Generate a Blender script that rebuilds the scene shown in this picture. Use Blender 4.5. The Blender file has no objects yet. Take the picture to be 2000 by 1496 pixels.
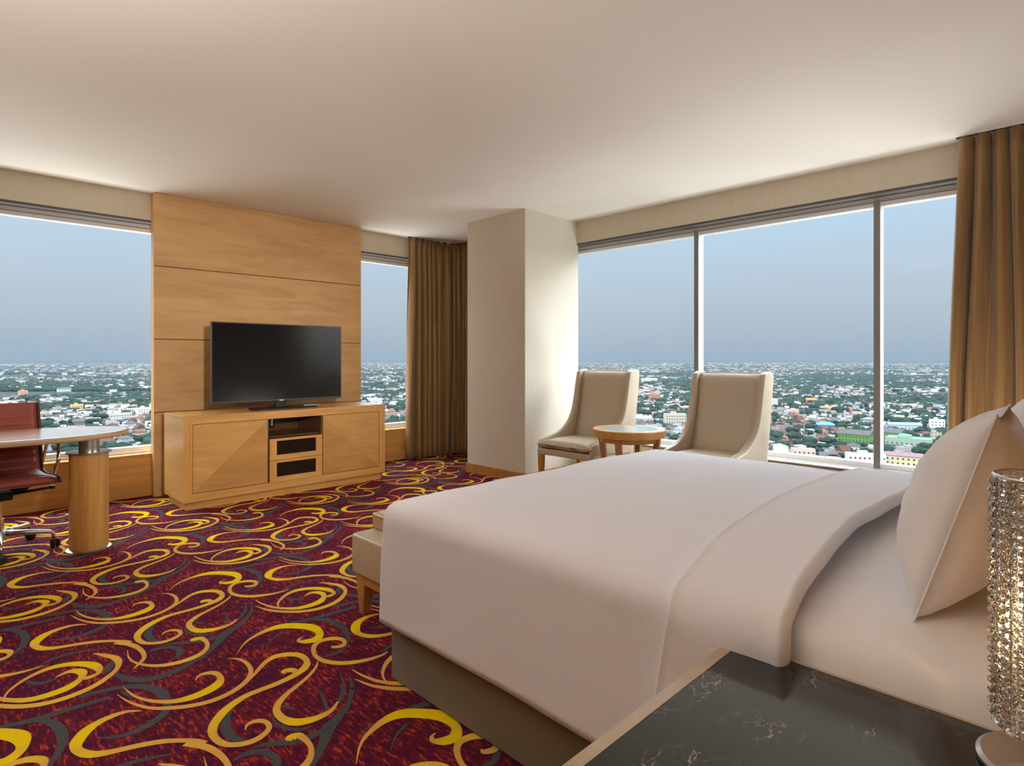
import bpy, math, random
import numpy as np
from mathutils import Vector, Matrix, noise

PI = math.pi
rnd = random.Random(7)
scene = bpy.context.scene
COL = scene.collection

# ------------------------------------------------------------------ camera, exposure, sky, sun
EYE = 1.25
cam_data = bpy.data.cameras.new('camera')
cam = bpy.data.objects.new('camera', cam_data)
COL.objects.link(cam)
cam.location = (0, 0, EYE)
cam.rotation_euler = (PI / 2, 0, -PI / 4)
cam_data.sensor_fit = 'HORIZONTAL'
cam_data.sensor_width = 36
cam_data.lens = 36 * 1158 / 2000
cam_data.shift_y = -48 / 2000
cam_data.clip_start = 0.05
cam_data.clip_end = 60000
scene.camera = cam

vs = scene.view_settings
vs.view_transform = 'Standard'
vs.look = 'None'
vs.gamma = 1
vs.exposure = 0.4
vs.use_curve_mapping = False

cy = scene.cycles
cy.use_denoising = True
cy.use_adaptive_sampling = True
cy.adaptive_threshold = 0.02
cy.max_bounces = 8
cy.diffuse_bounces = 5
cy.glossy_bounces = 4
cy.transmission_bounces = 6
cy.transparent_max_bounces = 12
cy.volume_bounces = 0
cy.caustics_reflective = False
cy.caustics_refractive = False
cy.sample_clamp_indirect = 6

GLOW = 3.0
world = bpy.data.worlds.new('sky')
scene.world = world
world.use_nodes = True
wn, wl = world.node_tree.nodes, world.node_tree.links
wn.clear()
w_out = wn.new('ShaderNodeOutputWorld')
w_bg = wn.new('ShaderNodeBackground')
w_tc = wn.new('ShaderNodeTexCoord')
w_sep = wn.new('ShaderNodeSeparateXYZ')
w_rmp = wn.new('ShaderNodeValToRGB')
w_ns = wn.new('ShaderNodeTexNoise')
w_mp = wn.new('ShaderNodeMapping')
w_add = wn.new('ShaderNodeMath'); w_add.operation = 'MULTIPLY_ADD'
w_mp.inputs['Scale'].default_value = (1.2, 1.2, 7)
w_ns.inputs['Scale'].default_value = 1.6
w_ns.inputs['Detail'].default_value = 3
wl.new(w_tc.outputs['Generated'], w_sep.inputs[0])
wl.new(w_tc.outputs['Generated'], w_mp.inputs['Vector'])
wl.new(w_mp.outputs[0], w_ns.inputs['Vector'])
wl.new(w_ns.outputs['Fac'], w_add.inputs[0])
w_add.inputs[1].default_value = 0.05
wl.new(w_sep.outputs['Z'], w_add.inputs[2])
wl.new(w_add.outputs[0], w_rmp.inputs['Fac'])
cr = w_rmp.color_ramp
SKY = [(0.0, (0.30, 0.345, 0.39)), (0.045, (0.355, 0.40, 0.45)), (0.12, (0.405, 0.47, 0.545)),
       (0.20, (0.42, 0.53, 0.65)), (0.26, (0.42, 0.57, 0.73)), (0.34, (4.3, 5.0, 5.9)), (1.0, (5.0, 5.6, 6.4))]
cr.elements[0].position = SKY[0][0]; cr.elements[0].color = SKY[0][1] + (1,)
cr.elements[1].position = 1.0; cr.elements[1].color = SKY[-1][1] + (1,)
for p, c in SKY[1:-1]:
    e = cr.elements.new(p); e.color = c + (1,)
# broad glow added to the unseen sky beyond the bedside window, brightening the room
w_dot = wn.new('ShaderNodeVectorMath'); w_dot.operation = 'DOT_PRODUCT'
_gd = Vector((0.68, -0.71, 0.20)).normalized(); w_dot.inputs[1].default_value = tuple(_gd)
w_nrm = wn.new('ShaderNodeVectorMath'); w_nrm.operation = 'NORMALIZE'
wl.new(w_tc.outputs['Generated'], w_nrm.inputs[0]); wl.new(w_nrm.outputs[0], w_dot.inputs[0])
w_mr = wn.new('ShaderNodeMapRange'); w_mr.interpolation_type = 'SMOOTHERSTEP'
w_mr.inputs[1].default_value = 0.80; w_mr.inputs[2].default_value = 1.0; w_mr.inputs[4].default_value = GLOW
wl.new(w_dot.outputs['Value'], w_mr.inputs[0])
w_gc = wn.new('ShaderNodeVectorMath'); w_gc.operation = 'SCALE'; w_gc.inputs[0].default_value = (1.0, 0.93, 0.82)
wl.new(w_mr.outputs[0], w_gc.inputs['Scale'])
w_sum = wn.new('ShaderNodeVectorMath'); w_sum.operation = 'ADD'
wl.new(w_rmp.outputs[0], w_sum.inputs[0]); wl.new(w_gc.outputs[0], w_sum.inputs[1])
wl.new(w_sum.outputs[0], w_bg.inputs['Color'])
w_bg.inputs['Strength'].default_value = 1.0
wl.new(w_bg.outputs[0], w_out.inputs[0])

sun_data = bpy.data.lights.new('sun', 'SUN')
sun_data.energy = 1.5
sun_data.angle = math.radians(3)
sun_data.color = (1, 0.9, 0.76)
sun = bpy.data.objects.new('sun', sun_data)
COL.objects.link(sun)
sun.rotation_euler = Vector((1.0, 0.22, -0.52)).to_track_quat('-Z', 'Y').to_euler()

def area_light(name, loc, aim, size, power, color, size_y=None, spread=None):
    d = bpy.data.lights.new(name, 'AREA')
    d.energy = power; d.color = color; d.size = size
    if size_y: d.shape = 'RECTANGLE'; d.size_y = size_y
    if spread: d.spread = math.radians(spread)
    o = bpy.data.objects.new(name, d); COL.objects.link(o)
    o.location = loc
    o.rotation_euler = (Vector(aim) - Vector(loc)).to_track_quat('-Z', 'Y').to_euler()
    return o
# unseen fills added beside camera and bed, throwing their light at the ceiling
area_light('added_ceiling_fill', (-0.75, 1.5, 1.32), (-0.75, 1.5, 3), 1.3, 66, (1, 0.92, 0.85))
area_light('added_ceiling_fill', (4.25, 0.35, 0.35), (4.1, 0.6, 3), 0.7, 11, (1, 0.93, 0.86))
# fill lights added outside, below the windows, to brighten the ceiling
for _loc, _sx, _sy, _pw, _c in (((5.62, 1.75, 0.15), 0.4, 3.5, 20, (0.98, 0.98, 0.95)), ((2.3, 6.70, 0.15), 5.0, 0.4, 50, (1.0, 0.97, 0.91))):
    _o = area_light('added_window_fill', _loc, (0, 0, 9), _sx, _pw, _c, _sy)
    _o.rotation_euler = (PI, 0, 0)
for _loc, _aim, _sx, _sy, _pw in (((6.5, 1.35, -0.35), (3.0, 1.35, 2.75), 0.8, 2.6, 68), ((2.3, 7.6, -0.35), (2.3, 4.2, 2.75), 5.0, 0.8, 100)):
    _o = area_light('added_window_fill', _loc, _aim, _sx, _pw, (0.97, 0.98, 1.0), _sy)
    _t = math.atan2((_aim[0] - _loc[0]) + (_aim[1] - _loc[1]), _aim[2] - _loc[2])
    _o.rotation_euler = (PI, _t, 0) if _sx < 1 else (PI - _t, 0, 0)
# unseen spot added beside the camera in place of a strobe, turned towards the television
area_light('added_strobe_spot', (0.60, -0.18, 1.78), (2.6, 6.0, 1.25), 0.16, 7.5, (1, 0.92, 0.82), None, 46)
for _n, _l, _r, _sx, _sy in (('window_portal', (5.12, 1.6, 1.45), (0, PI / 2, 0), 2.1, 5.2),
                             ('window_portal', (1.95, 6.18, 1.45), (-PI / 2, 0, 0), 4.8, 2.1)):
    _d = bpy.data.lights.new(_n, 'AREA'); _d.shape = 'RECTANGLE'; _d.size = _sx; _d.size_y = _sy
    _d.cycles.is_portal = True
    _o = bpy.data.objects.new(_n, _d); COL.objects.link(_o); _o.location = _l; _o.rotation_euler = _r

# ------------------------------------------------------------------ helpers
class MB:
    def __init__(s): s.v = []; s.f = []; s.m = []
    def add(s, vs, fs, mi=0):
        b = len(s.v); s.v += [tuple(v) for v in vs]
        s.f += [tuple(b + i for i in f) for f in fs]; s.m += [mi] * len(fs)
        return s
    def box(s, x0, x1, y0, y1, z0, z1, mi=0, mat=None):
        v = [(x, y, z) for z in (z0, z1) for y in (y0, y1) for x in (x0, x1)]
        if mat is not None: v = [mat @ Vector(p) for p in v]
        return s.add(v, [(0, 2, 3, 1), (4, 5, 7, 6), (0, 1, 5, 4), (2, 6, 7, 3), (0, 4, 6, 2), (1, 3, 7, 5)], mi)
    def loops(s, rings, close=True, caps=True, mi=0):
        n = len(rings[0]); b = len(s.v)
        for r in rings: s.v += [tuple(p) for p in r]
        for i in range(len(rings) - 1):
            for j in range(n if close else n - 1):
                k = (j + 1) % n
                s.f.append((b + i * n + j, b + i * n + k, b + (i + 1) * n + k, b + (i + 1) * n + j)); s.m.append(mi)
        if caps and close:
            s.f.append(tuple(b + j for j in reversed(range(n)))); s.m.append(mi)
            e = b + (len(rings) - 1) * n
            s.f.append(tuple(e + j for j in range(n))); s.m.append(mi)
        return s
    def lathe(s, prof, n=32, c=(0, 0, 0), mi=0, caps=True):
        return s.loops([[(c[0] + r * math.cos(2 * PI * j / n), c[1] + r * math.sin(2 * PI * j / n), c[2] + z)
                         for j in range(n)] for r, z in prof], True, caps, mi)
    def tube(s, pts, r, n=10, mi=0, sy=1.0):
        pts = [Vector(p) for p in pts]; rings = []
        up = Vector((0, 0, 1)); side = None
        for i, p in enumerate(pts):
            t = (pts[min(i + 1, len(pts) - 1)] - pts[max(i - 1, 0)]).normalized()
            if side is None:
                side = t.cross(up)
                if side.length < 1e-3: side = t.cross(Vector((1, 0, 0)))
            side = (side - t * side.dot(t)).normalized()
            w = side.cross(t).normalized()
            rr = r[i] if isinstance(r, (list, tuple)) else r
            rings.append([p + side * (rr * math.cos(2 * PI * j / n)) + w * (rr * sy * math.sin(2 * PI * j / n)) for j in range(n)])
        return s.loops(rings, True, True, mi)
    def prism(s, poly, axis, a, b, mi=0):
        def mk(p, t):
            if axis == 'x': return (t, p[0], p[1])
            if axis == 'y': return (p[0], t, p[1])
            return (p[0], p[1], t)
        return s.loops([[mk(p, a) for p in poly], [mk(p, b) for p in poly]], True, True, mi)
    def grid(s, fn, nu, nv, mi=0, flip=False):
        b = len(s.v)
        for i in range(nu + 1):
            for j in range(nv + 1): s.v.append(tuple(fn(i / nu, j / nv)))
        for i in range(nu):
            for j in range(nv):
                a = b + i * (nv + 1) + j
                q = (a, a + nv + 1, a + nv + 2, a + 1)
                s.f.append(q[::-1] if flip else q); s.m.append(mi)
        return s
    def build(s, name, mats, parent=None, smooth=False, bevel=0, seg=2, sub=0, auto=None, fix=True):
        me = bpy.data.meshes.new(name)
        me.from_pydata(s.v, [], s.f)
        if not isinstance(mats, (list, tuple)): mats = [mats]
        for m in mats: me.materials.append(m)
        me.polygons.foreach_set('material_index', s.m)
        if fix:
            import bmesh
            bm = bmesh.new(); bm.from_mesh(me)
            bmesh.ops.recalc_face_normals(bm, faces=bm.faces)
            bm.to_mesh(me); bm.free()
        if smooth: me.polygons.foreach_set('use_smooth', [True] * len(me.polygons))
        if auto: me.set_sharp_from_angle(angle=math.radians(auto))
        o = bpy.data.objects.new(name, me); COL.objects.link(o)
        if parent: o.parent = parent
        if bevel:
            b = o.modifiers.new('bevel', 'BEVEL'); b.width = bevel; b.segments = seg; b.limit_method = 'ANGLE'
            b.angle_limit = math.radians(40)
        if sub:
            q = o.modifiers.new('subdivision', 'SUBSURF'); q.levels = sub; q.render_levels = sub
        me.update()
        return o

def empty(name, loc=(0, 0, 0), rz=0):
    o = bpy.data.objects.new(name, None); COL.objects.link(o)
    o.location = loc; o.rotation_euler = (0, 0, rz); o.empty_display_size = 0.1
    return o
def tag(o, label, cat, group=None, kind=None):
    o['label'] = label; o['category'] = cat
    if group: o['group'] = group
    if kind: o['kind'] = kind
    return o
def struct(o, label=None):
    o['kind'] = 'structure'
    if label: o['label'] = label
    return o
def copy_tree(o, parent=None):
    c = o.copy(); COL.objects.link(c)
    if parent: c.parent = parent
    for ch in list(o.children): copy_tree(ch, c)
    return c

# ------------------------------------------------------------------ materials
def mat(name, color=(0.8, 0.8, 0.8), rough=0.5, metal=0.0, **kw):
    m = bpy.data.materials.new(name); m.use_nodes = True
    b = m.node_tree.nodes['Principled BSDF']
    b.inputs['Base Color'].default_value = tuple(color) + (1,)
    b.inputs['Roughness'].default_value = rough
    b.inputs['Metallic'].default_value = metal
    for k, v in kw.items():
        b.inputs[k.replace('_', ' ')].default_value = v
    return m
def nodes(m): return m.node_tree.nodes, m.node_tree.links, m.node_tree.nodes['Principled BSDF']
def coords(m, scale=(1, 1, 1), rot=(0, 0, 0), kind='Object'):
    n, l, b = nodes(m)
    tc = n.new('ShaderNodeTexCoord'); mp = n.new('ShaderNodeMapping')
    mp.inputs['Scale'].default_value = scale; mp.inputs['Rotation'].default_value = rot
    l.new(tc.outputs[kind], mp.inputs['Vector'])
    return mp.outputs[0]
def noise_tex(m, vec, scale, detail=3, rough=0.5, dist=0):
    n, l, b = nodes(m)
    t = n.new('ShaderNodeTexNoise')
    t.inputs['Scale'].default_value = scale; t.inputs['Detail'].default_value = detail
    t.inputs['Roughness'].default_value = rough; t.inputs['Distortion'].default_value = dist
    if vec is not None: l.new(vec, t.inputs['Vector'])
    return t.outputs['Fac']
def ramp(m, fac, stops):
    n, l, b = nodes(m)
    r = n.new('ShaderNodeValToRGB')
    r.color_ramp.elements[0].position = stops[0][0]; r.color_ramp.elements[0].color = tuple(stops[0][1]) + (1,)
    r.color_ramp.elements[1].position = stops[-1][0]; r.color_ramp.elements[1].color = tuple(stops[-1][1]) + (1,)
    for p, c in stops[1:-1]:
        e = r.color_ramp.elements.new(p); e.color = tuple(c) + (1,)
    l.new(fac, r.inputs['Fac'])
    return r.outputs['Color']
def bump(m, fac, strength=0.2, dist=0.002):
    n, l, b = nodes(m)
    k = n.new('ShaderNodeBump'); k.inputs['Strength'].default_value = strength; k.inputs['Distance'].default_value = dist
    l.new(fac, k.inputs['Height']); l.new(k.outputs[0], b.inputs['Normal'])
def wood(name, base, dark, scale, rot=(0, 0, 0), rough=0.38, big=1.0, coat=0.15):
    m = mat(name, base, rough)
    n, l, b = nodes(m)
    v = coords(m, scale, rot)
    f = noise_tex(m, v, 1.0, 6, 0.6, 1.2)
    c = ramp(m, f, [(0.28, dark), (0.5, base), (0.72, tuple(min(1, x * 1.12) for x in base))])
    f2 = noise_tex(m, coords(m, tuple(s * 0.22 for s in scale), rot), 1.0, 3, 0.5, 2.0)
    mx = n.new('ShaderNodeMixRGB'); mx.blend_type = 'MULTIPLY'
    mx.inputs[0].default_value = 1
    l.new(c, mx.inputs[1]); l.new(ramp(m, f2, [(0.3, (0.86, 0.83, 0.8)), (0.7, (1.05, 1.04, 1.03))]), mx.inputs[2])
    l.new(mx.outputs[0], b.inputs['Base Color'])
    b.inputs['Coat Weight'].default_value = coat; b.inputs['Coat Roughness'].default_value = 0.25
    return m

M = {}
WB, WD = (0.66, 0.35, 0.10), (0.55, 0.27, 0.07)
M['wood_x'] = wood('maple_grain_along_x', WB, WD, (1.6, 9, 22))
M['wood_y'] = wood('maple_grain_along_y', WB, WD, (9, 1.6, 22))
M['wood_z'] = wood('maple_grain_upright', WB, WD, (22, 22, 1.6))
M['panel_wood'] = wood('veneer_wall_panel', (0.70, 0.43, 0.19), (0.59, 0.34, 0.135), (1.3, 6, 9), rough=0.42)
M['veneer_a'] = wood('door_veneer_rising', (0.62, 0.34, 0.105), (0.55, 0.29, 0.085), (3, 9, 16), (0, -PI / 4, 0), 0.4)
M['veneer_b'] = wood('door_veneer_falling', (0.52, 0.265, 0.075), (0.46, 0.225, 0.06), (3, 9, 16), (0, PI / 4, 0), 0.4)
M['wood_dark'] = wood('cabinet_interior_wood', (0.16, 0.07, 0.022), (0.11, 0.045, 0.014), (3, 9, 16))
M['leg_wood'] = wood('furniture_leg_wood', (0.58, 0.27, 0.075), (0.46, 0.2, 0.05), (18, 18, 2))
M['desk_top'] = wood('pale_desk_top', (0.66, 0.47, 0.30), (0.60, 0.42, 0.26), (2, 14, 14), rough=0.16, coat=0.5)
M['desk_edge'] = mat('pale_desk_edge', (0.66, 0.45, 0.24), 0.35)
M['groove'] = mat('dark_groove', (0.20, 0.09, 0.03), 0.8)

m = M['ceiling'] = mat('ceiling_paint', (0.80, 0.75, 0.68), 0.9)
def wallpaper(name, c, sc=(60, 60, 6)):
    m = mat(name, c, 0.75)
    n, l, b = nodes(m)
    f = noise_tex(m, coords(m, sc), 1, 4, 0.6)
    l.new(ramp(m, f, [(0.3, tuple(x * 0.94 for x in c)), (0.7, c)]), b.inputs['Base Color'])
    bump(m, f, 0.15, 0.001)
    return m
M['wall'] = wallpaper('beige_wall_covering', (0.66, 0.59, 0.46))
M['pillar'] = wallpaper('cream_wall_covering', (0.74, 0.68, 0.57))
M['frame_light'] = mat('pale_aluminium', (0.82, 0.82, 0.81), 0.4, 0.1)
M['frame_dark'] = mat('grey_aluminium', (0.24, 0.235, 0.225), 0.45, 0.2)
M['pale_ledge'] = mat('pale_ledge_paint', (0.74, 0.71, 0.66), 0.5)
M['soffit'] = mat('grey_soffit', (0.12, 0.11, 0.10), 0.7)
M['chrome'] = mat('chrome', (0.82, 0.82, 0.83), 0.08, 1.0)
M['steel'] = mat('brushed_steel', (0.58, 0.56, 0.54), 0.28, 1.0)
M['black'] = mat('black_plastic', (0.012, 0.012, 0.012), 0.4)
M['screen'] = mat('tv_screen', (0.006, 0.006, 0.007), 0.16)
M['tv_edge'] = mat('tv_bezel', (0.10, 0.10, 0.11), 0.3, 0.7)
M['logo'] = mat('silver_logo', (0.7, 0.7, 0.7), 0.3, 0.5)
M['dark_glass'] = mat('tinted_glass', (0.012, 0.008, 0.006), 0.08)

def leather(name, c, rough=0.42):
    m = mat(name, c, rough)
    n, l, b = nodes(m)
    f = noise_tex(m, coords(m, (1, 1, 1)), 90, 4, 0.6)
    bump(m, f, 0.12, 0.001)
    return m
M['leather'] = leather('cream_leather', (0.60, 0.505, 0.375))
M['leather_seat'] = leather('cream_seat_leather', (0.57, 0.47, 0.34))
M['bench_leather'] = leather('beige_bench_leather', (0.60, 0.48, 0.32), 0.36)
M['bench_cushion'] = leather('tan_bench_leather', (0.52, 0.34, 0.19), 0.36)
M['red_leather'] = leather('maroon_leather', (0.33, 0.075, 0.055), 0.34)
M['red_dark'] = leather('dark_maroon_leather', (0.07, 0.02, 0.018), 0.5)

def cloth(name, c, sc=500, st=0.1, wr=0.0):
    m = mat(name, c, 0.85)
    n, l, b = nodes(m)
    b.inputs['Sheen Weight'].default_value = 0.25
    f = noise_tex(m, coords(m, (1, 6, 1)), sc / 6, 3)
    if wr:
        f1 = noise_tex(m, coords(m, (2.2, 5, 2.2)), 1.5, 4, 0.55, 1.0)
        ad = n.new('ShaderNodeMath'); ad.operation = 'MULTIPLY_ADD'
        l.new(f1, ad.inputs[0]); ad.inputs[1].default_value = wr; l.new(f, ad.inputs[2]); f = ad.outputs[0]
    bump(m, f, st, 0.004)
    return m
M['linen'] = cloth('white_cotton', (0.83, 0.81, 0.84), 500, 0.22, 3.0)
M['sheet'] = cloth('white_fitted_sheet', (0.80, 0.775, 0.78), 500, 0.08, 2.0)
M['pillow'] = cloth('white_pillowcase', (0.83, 0.81, 0.83), 500, 0.10, 2.0)
M['skirt'] = cloth('taupe_bed_base_fabric', (0.17, 0.12, 0.06), 700, 0.2)
M['curtain'] = mat('gold_brown_silk', (0.26, 0.14, 0.045), 0.42, **{'Sheen_Weight': 0.3})
_n, _l, _b = nodes(M['curtain'])
_f = noise_tex(M['curtain'], coords(M['curtain'], (60, 60, 0.6)), 1, 3)
_l.new(ramp(M['curtain'], _f, [(0.3, (0.21, 0.11, 0.034)), (0.7, (0.34, 0.19, 0.062))]), _b.inputs['Base Color'])

def glass_pane(name, refl=0.05):
    m = bpy.data.materials.new(name); m.use_nodes = True
    n, l = m.node_tree.nodes, m.node_tree.links; n.clear()
    o = n.new('ShaderNodeOutputMaterial'); t = n.new('ShaderNodeBsdfTransparent'); g = n.new('ShaderNodeBsdfGlossy')
    x = n.new('ShaderNodeMixShader'); t.inputs[0].default_value = (0.97, 0.985, 0.98, 1)
    g.inputs['Roughness'].default_value = 0.0
    f = n.new('ShaderNodeLayerWeight'); p = n.new('ShaderNodeMath'); p.operation = 'POWER'; p.inputs[1].default_value = 5
    q = n.new('ShaderNodeMath'); q.operation = 'MULTIPLY_ADD'; q.inputs[1].default_value = 0.35; q.inputs[2].default_value = 0.008
    l.new(f.outputs['Facing'], p.inputs[0]); l.new(p.outputs[0], q.inputs[0]); l.new(q.outputs[0], x.inputs[0])
    l.new(t.outputs[0], x.inputs[1]); l.new(g.outputs[0], x.inputs[2])
    l.new(x.outputs[0], o.inputs[0])
    return m
M['pane'] = glass_pane('window_glass')
M['table_glass'] = mat('frosted_glass_inset', (0.60, 0.66, 0.66), 0.10)
M['crystal'] = mat('crystal', (1, 0.97, 0.93), 0.0, 0.0, **{'Transmission_Weight': 1.0, 'IOR': 1.55})
M['bulb'] = mat('lit_bulb', (1, 0.8, 0.45), 0.5, **{'Emission_Color': (1, 0.62, 0.25, 1), 'Emission_Strength': 30})

# marble
m = M['marble'] = mat('black_marble', (0.02, 0.02, 0.02), 0.09)
n, l, b = nodes(m)
v = coords(m, (1, 1, 1))
def vein(m, sc, dist, w, seed, mscale=(1, 1, 1)):
    n, l, b = nodes(m)
    tc = n.new('ShaderNodeTexCoord'); mp = n.new('ShaderNodeMapping'); mp.inputs['Location'].default_value = (seed, seed * 0.7, 0)
    mp.inputs['Scale'].default_value = mscale
    l.new(tc.outputs['Object'], mp.inputs[0])
    t = n.new('ShaderNodeTexNoise'); t.inputs['Scale'].default_value = sc; t.inputs['Detail'].default_value = 7
    t.inputs['Roughness'].default_value = 0.6; t.inputs['Distortion'].default_value = dist
    l.new(mp.outputs[0], t.inputs['Vector'])
    s = n.new('ShaderNodeMath'); s.operation = 'SUBTRACT'; s.inputs[1].default_value = 0.5; l.new(t.outputs['Fac'], s.inputs[0])
    a = n.new('ShaderNodeMath'); a.operation = 'ABSOLUTE'; l.new(s.outputs[0], a.inputs[0])
    r = n.new('ShaderNodeMapRange'); r.inputs[1].default_value = 0; r.inputs[2].default_value = w; r.inputs[3].default_value = 1; r.inputs[4].default_value = 0
    l.new(a.outputs[0], r.inputs[0])
    return r.outputs[0]
v1 = vein(m, 6.5, 0.5, 0.0045, 3.1, (0.5, 1.0, 1)); v2 = vein(m, 13, 0.9, 0.006, 8.4)
msk = noise_tex(m, coords(m, (1, 1, 1)), 6, 2)
mr = n.new('ShaderNodeMapRange'); mr.inputs[1].default_value = 0.50; mr.inputs[2].default_value = 0.62; l.new(msk, mr.inputs[0])
mm = n.new('ShaderNodeMath'); mm.operation = 'MULTIPLY'; l.new(v1, mm.inputs[0]); l.new(mr.outputs[0], mm.inputs[1])
m2 = n.new('ShaderNodeMath'); m2.operation = 'MULTIPLY'; l.new(v2, m2.inputs[0]); l.new(mr.outputs[0], m2.inputs[1])
m3 = n.new('ShaderNodeMath'); m3.operation = 'MULTIPLY_ADD'; m3.use_clamp = True
l.new(m2.outputs[0], m3.inputs[0]); m3.inputs[1].default_value = 0.25; l.new(mm.outputs[0], m3.inputs[2])
mx = n.new('ShaderNodeMixRGB'); l.new(m3.outputs[0], mx.inputs[0])
l.new(ramp(m, noise_tex(m, coords(m, (1, 1, 1)), 9, 5), [(0.3, (0.010, 0.009, 0.008)), (0.7, (0.028, 0.025, 0.022))]), mx.inputs[1])
mx.inputs[2].default_value = (0.42, 0.37, 0.33, 1)
l.new(mx.outputs[0], b.inputs['Base Color'])

# carpet
def pile(m):
    f = noise_tex(m, coords(m, (1, 1, 1)), 420, 2)
    bump(m, f, 0.5, 0.004)
m = M['carpet'] = mat('burgundy_carpet', (0.1, 0.01, 0.02), 0.95)
n, l, b = nodes(m)
f1 = noise_tex(m, coords(m, (85, 20, 1), (0, 0, 0.10)), 1, 5, 0.72)
f2 = noise_tex(m, coords(m, (5, 5, 1)), 1, 3)
ad = n.new('ShaderNodeMath'); ad.operation = 'MULTIPLY_ADD'; l.new(f2, ad.inputs[0]); ad.inputs[1].default_value = 0.28
sb = n.new('ShaderNodeMath'); sb.operation = 'SUBTRACT'; l.new(f1, sb.inputs[0]); sb.inputs[1].default_value = 0.14
l.new(sb.outputs[0], ad.inputs[2])
l.new(ramp(m, ad.outputs[0], [(0.36, (0.055, 0.012, 0.048)), (0.49, (0.105, 0.011, 0.028)), (0.555, (0.18, 0.017, 0.028)), (0.615, (0.48, 0.052, 0.034)), (0.74, (0.62, 0.085, 0.045))]), b.inputs['Base Color'])
pile(m)
m = M['carpet_swirl'] = mat('yellow_and_ochre_swirl', (0.8, 0.5, 0.02), 0.95)
n, l, b = nodes(m)
at = n.new('ShaderNodeAttribute'); at.attribute_name = 'swirl'
sp = noise_tex(m, coords(m, (1, 1, 1)), 150, 2)
ad = n.new('ShaderNodeMath'); ad.operation = 'MULTIPLY_ADD'; l.new(sp, ad.inputs[0]); ad.inputs[1].default_value = 0.35; l.new(at.outputs['Fac'], ad.inputs[2])
l.new(ramp(m, ad.outputs[0], [(0.22, (0.76, 0.40, 0.09)), (0.95, (0.90, 0.63, 0.005))]), b.inputs['Base Color'])
pile(m)
m = M['carpet_grey'] = mat('grey_swirl', (0.09, 0.09, 0.08), 0.95)
n, l, b = nodes(m)
l.new(ramp(m, noise_tex(m, coords(m, (1, 1, 1)), 200, 2), [(0.35, (0.060, 0.062, 0.066)), (0.65, (0.100, 0.105, 0.105))]), b.inputs['Base Color'])
pile(m)

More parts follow.
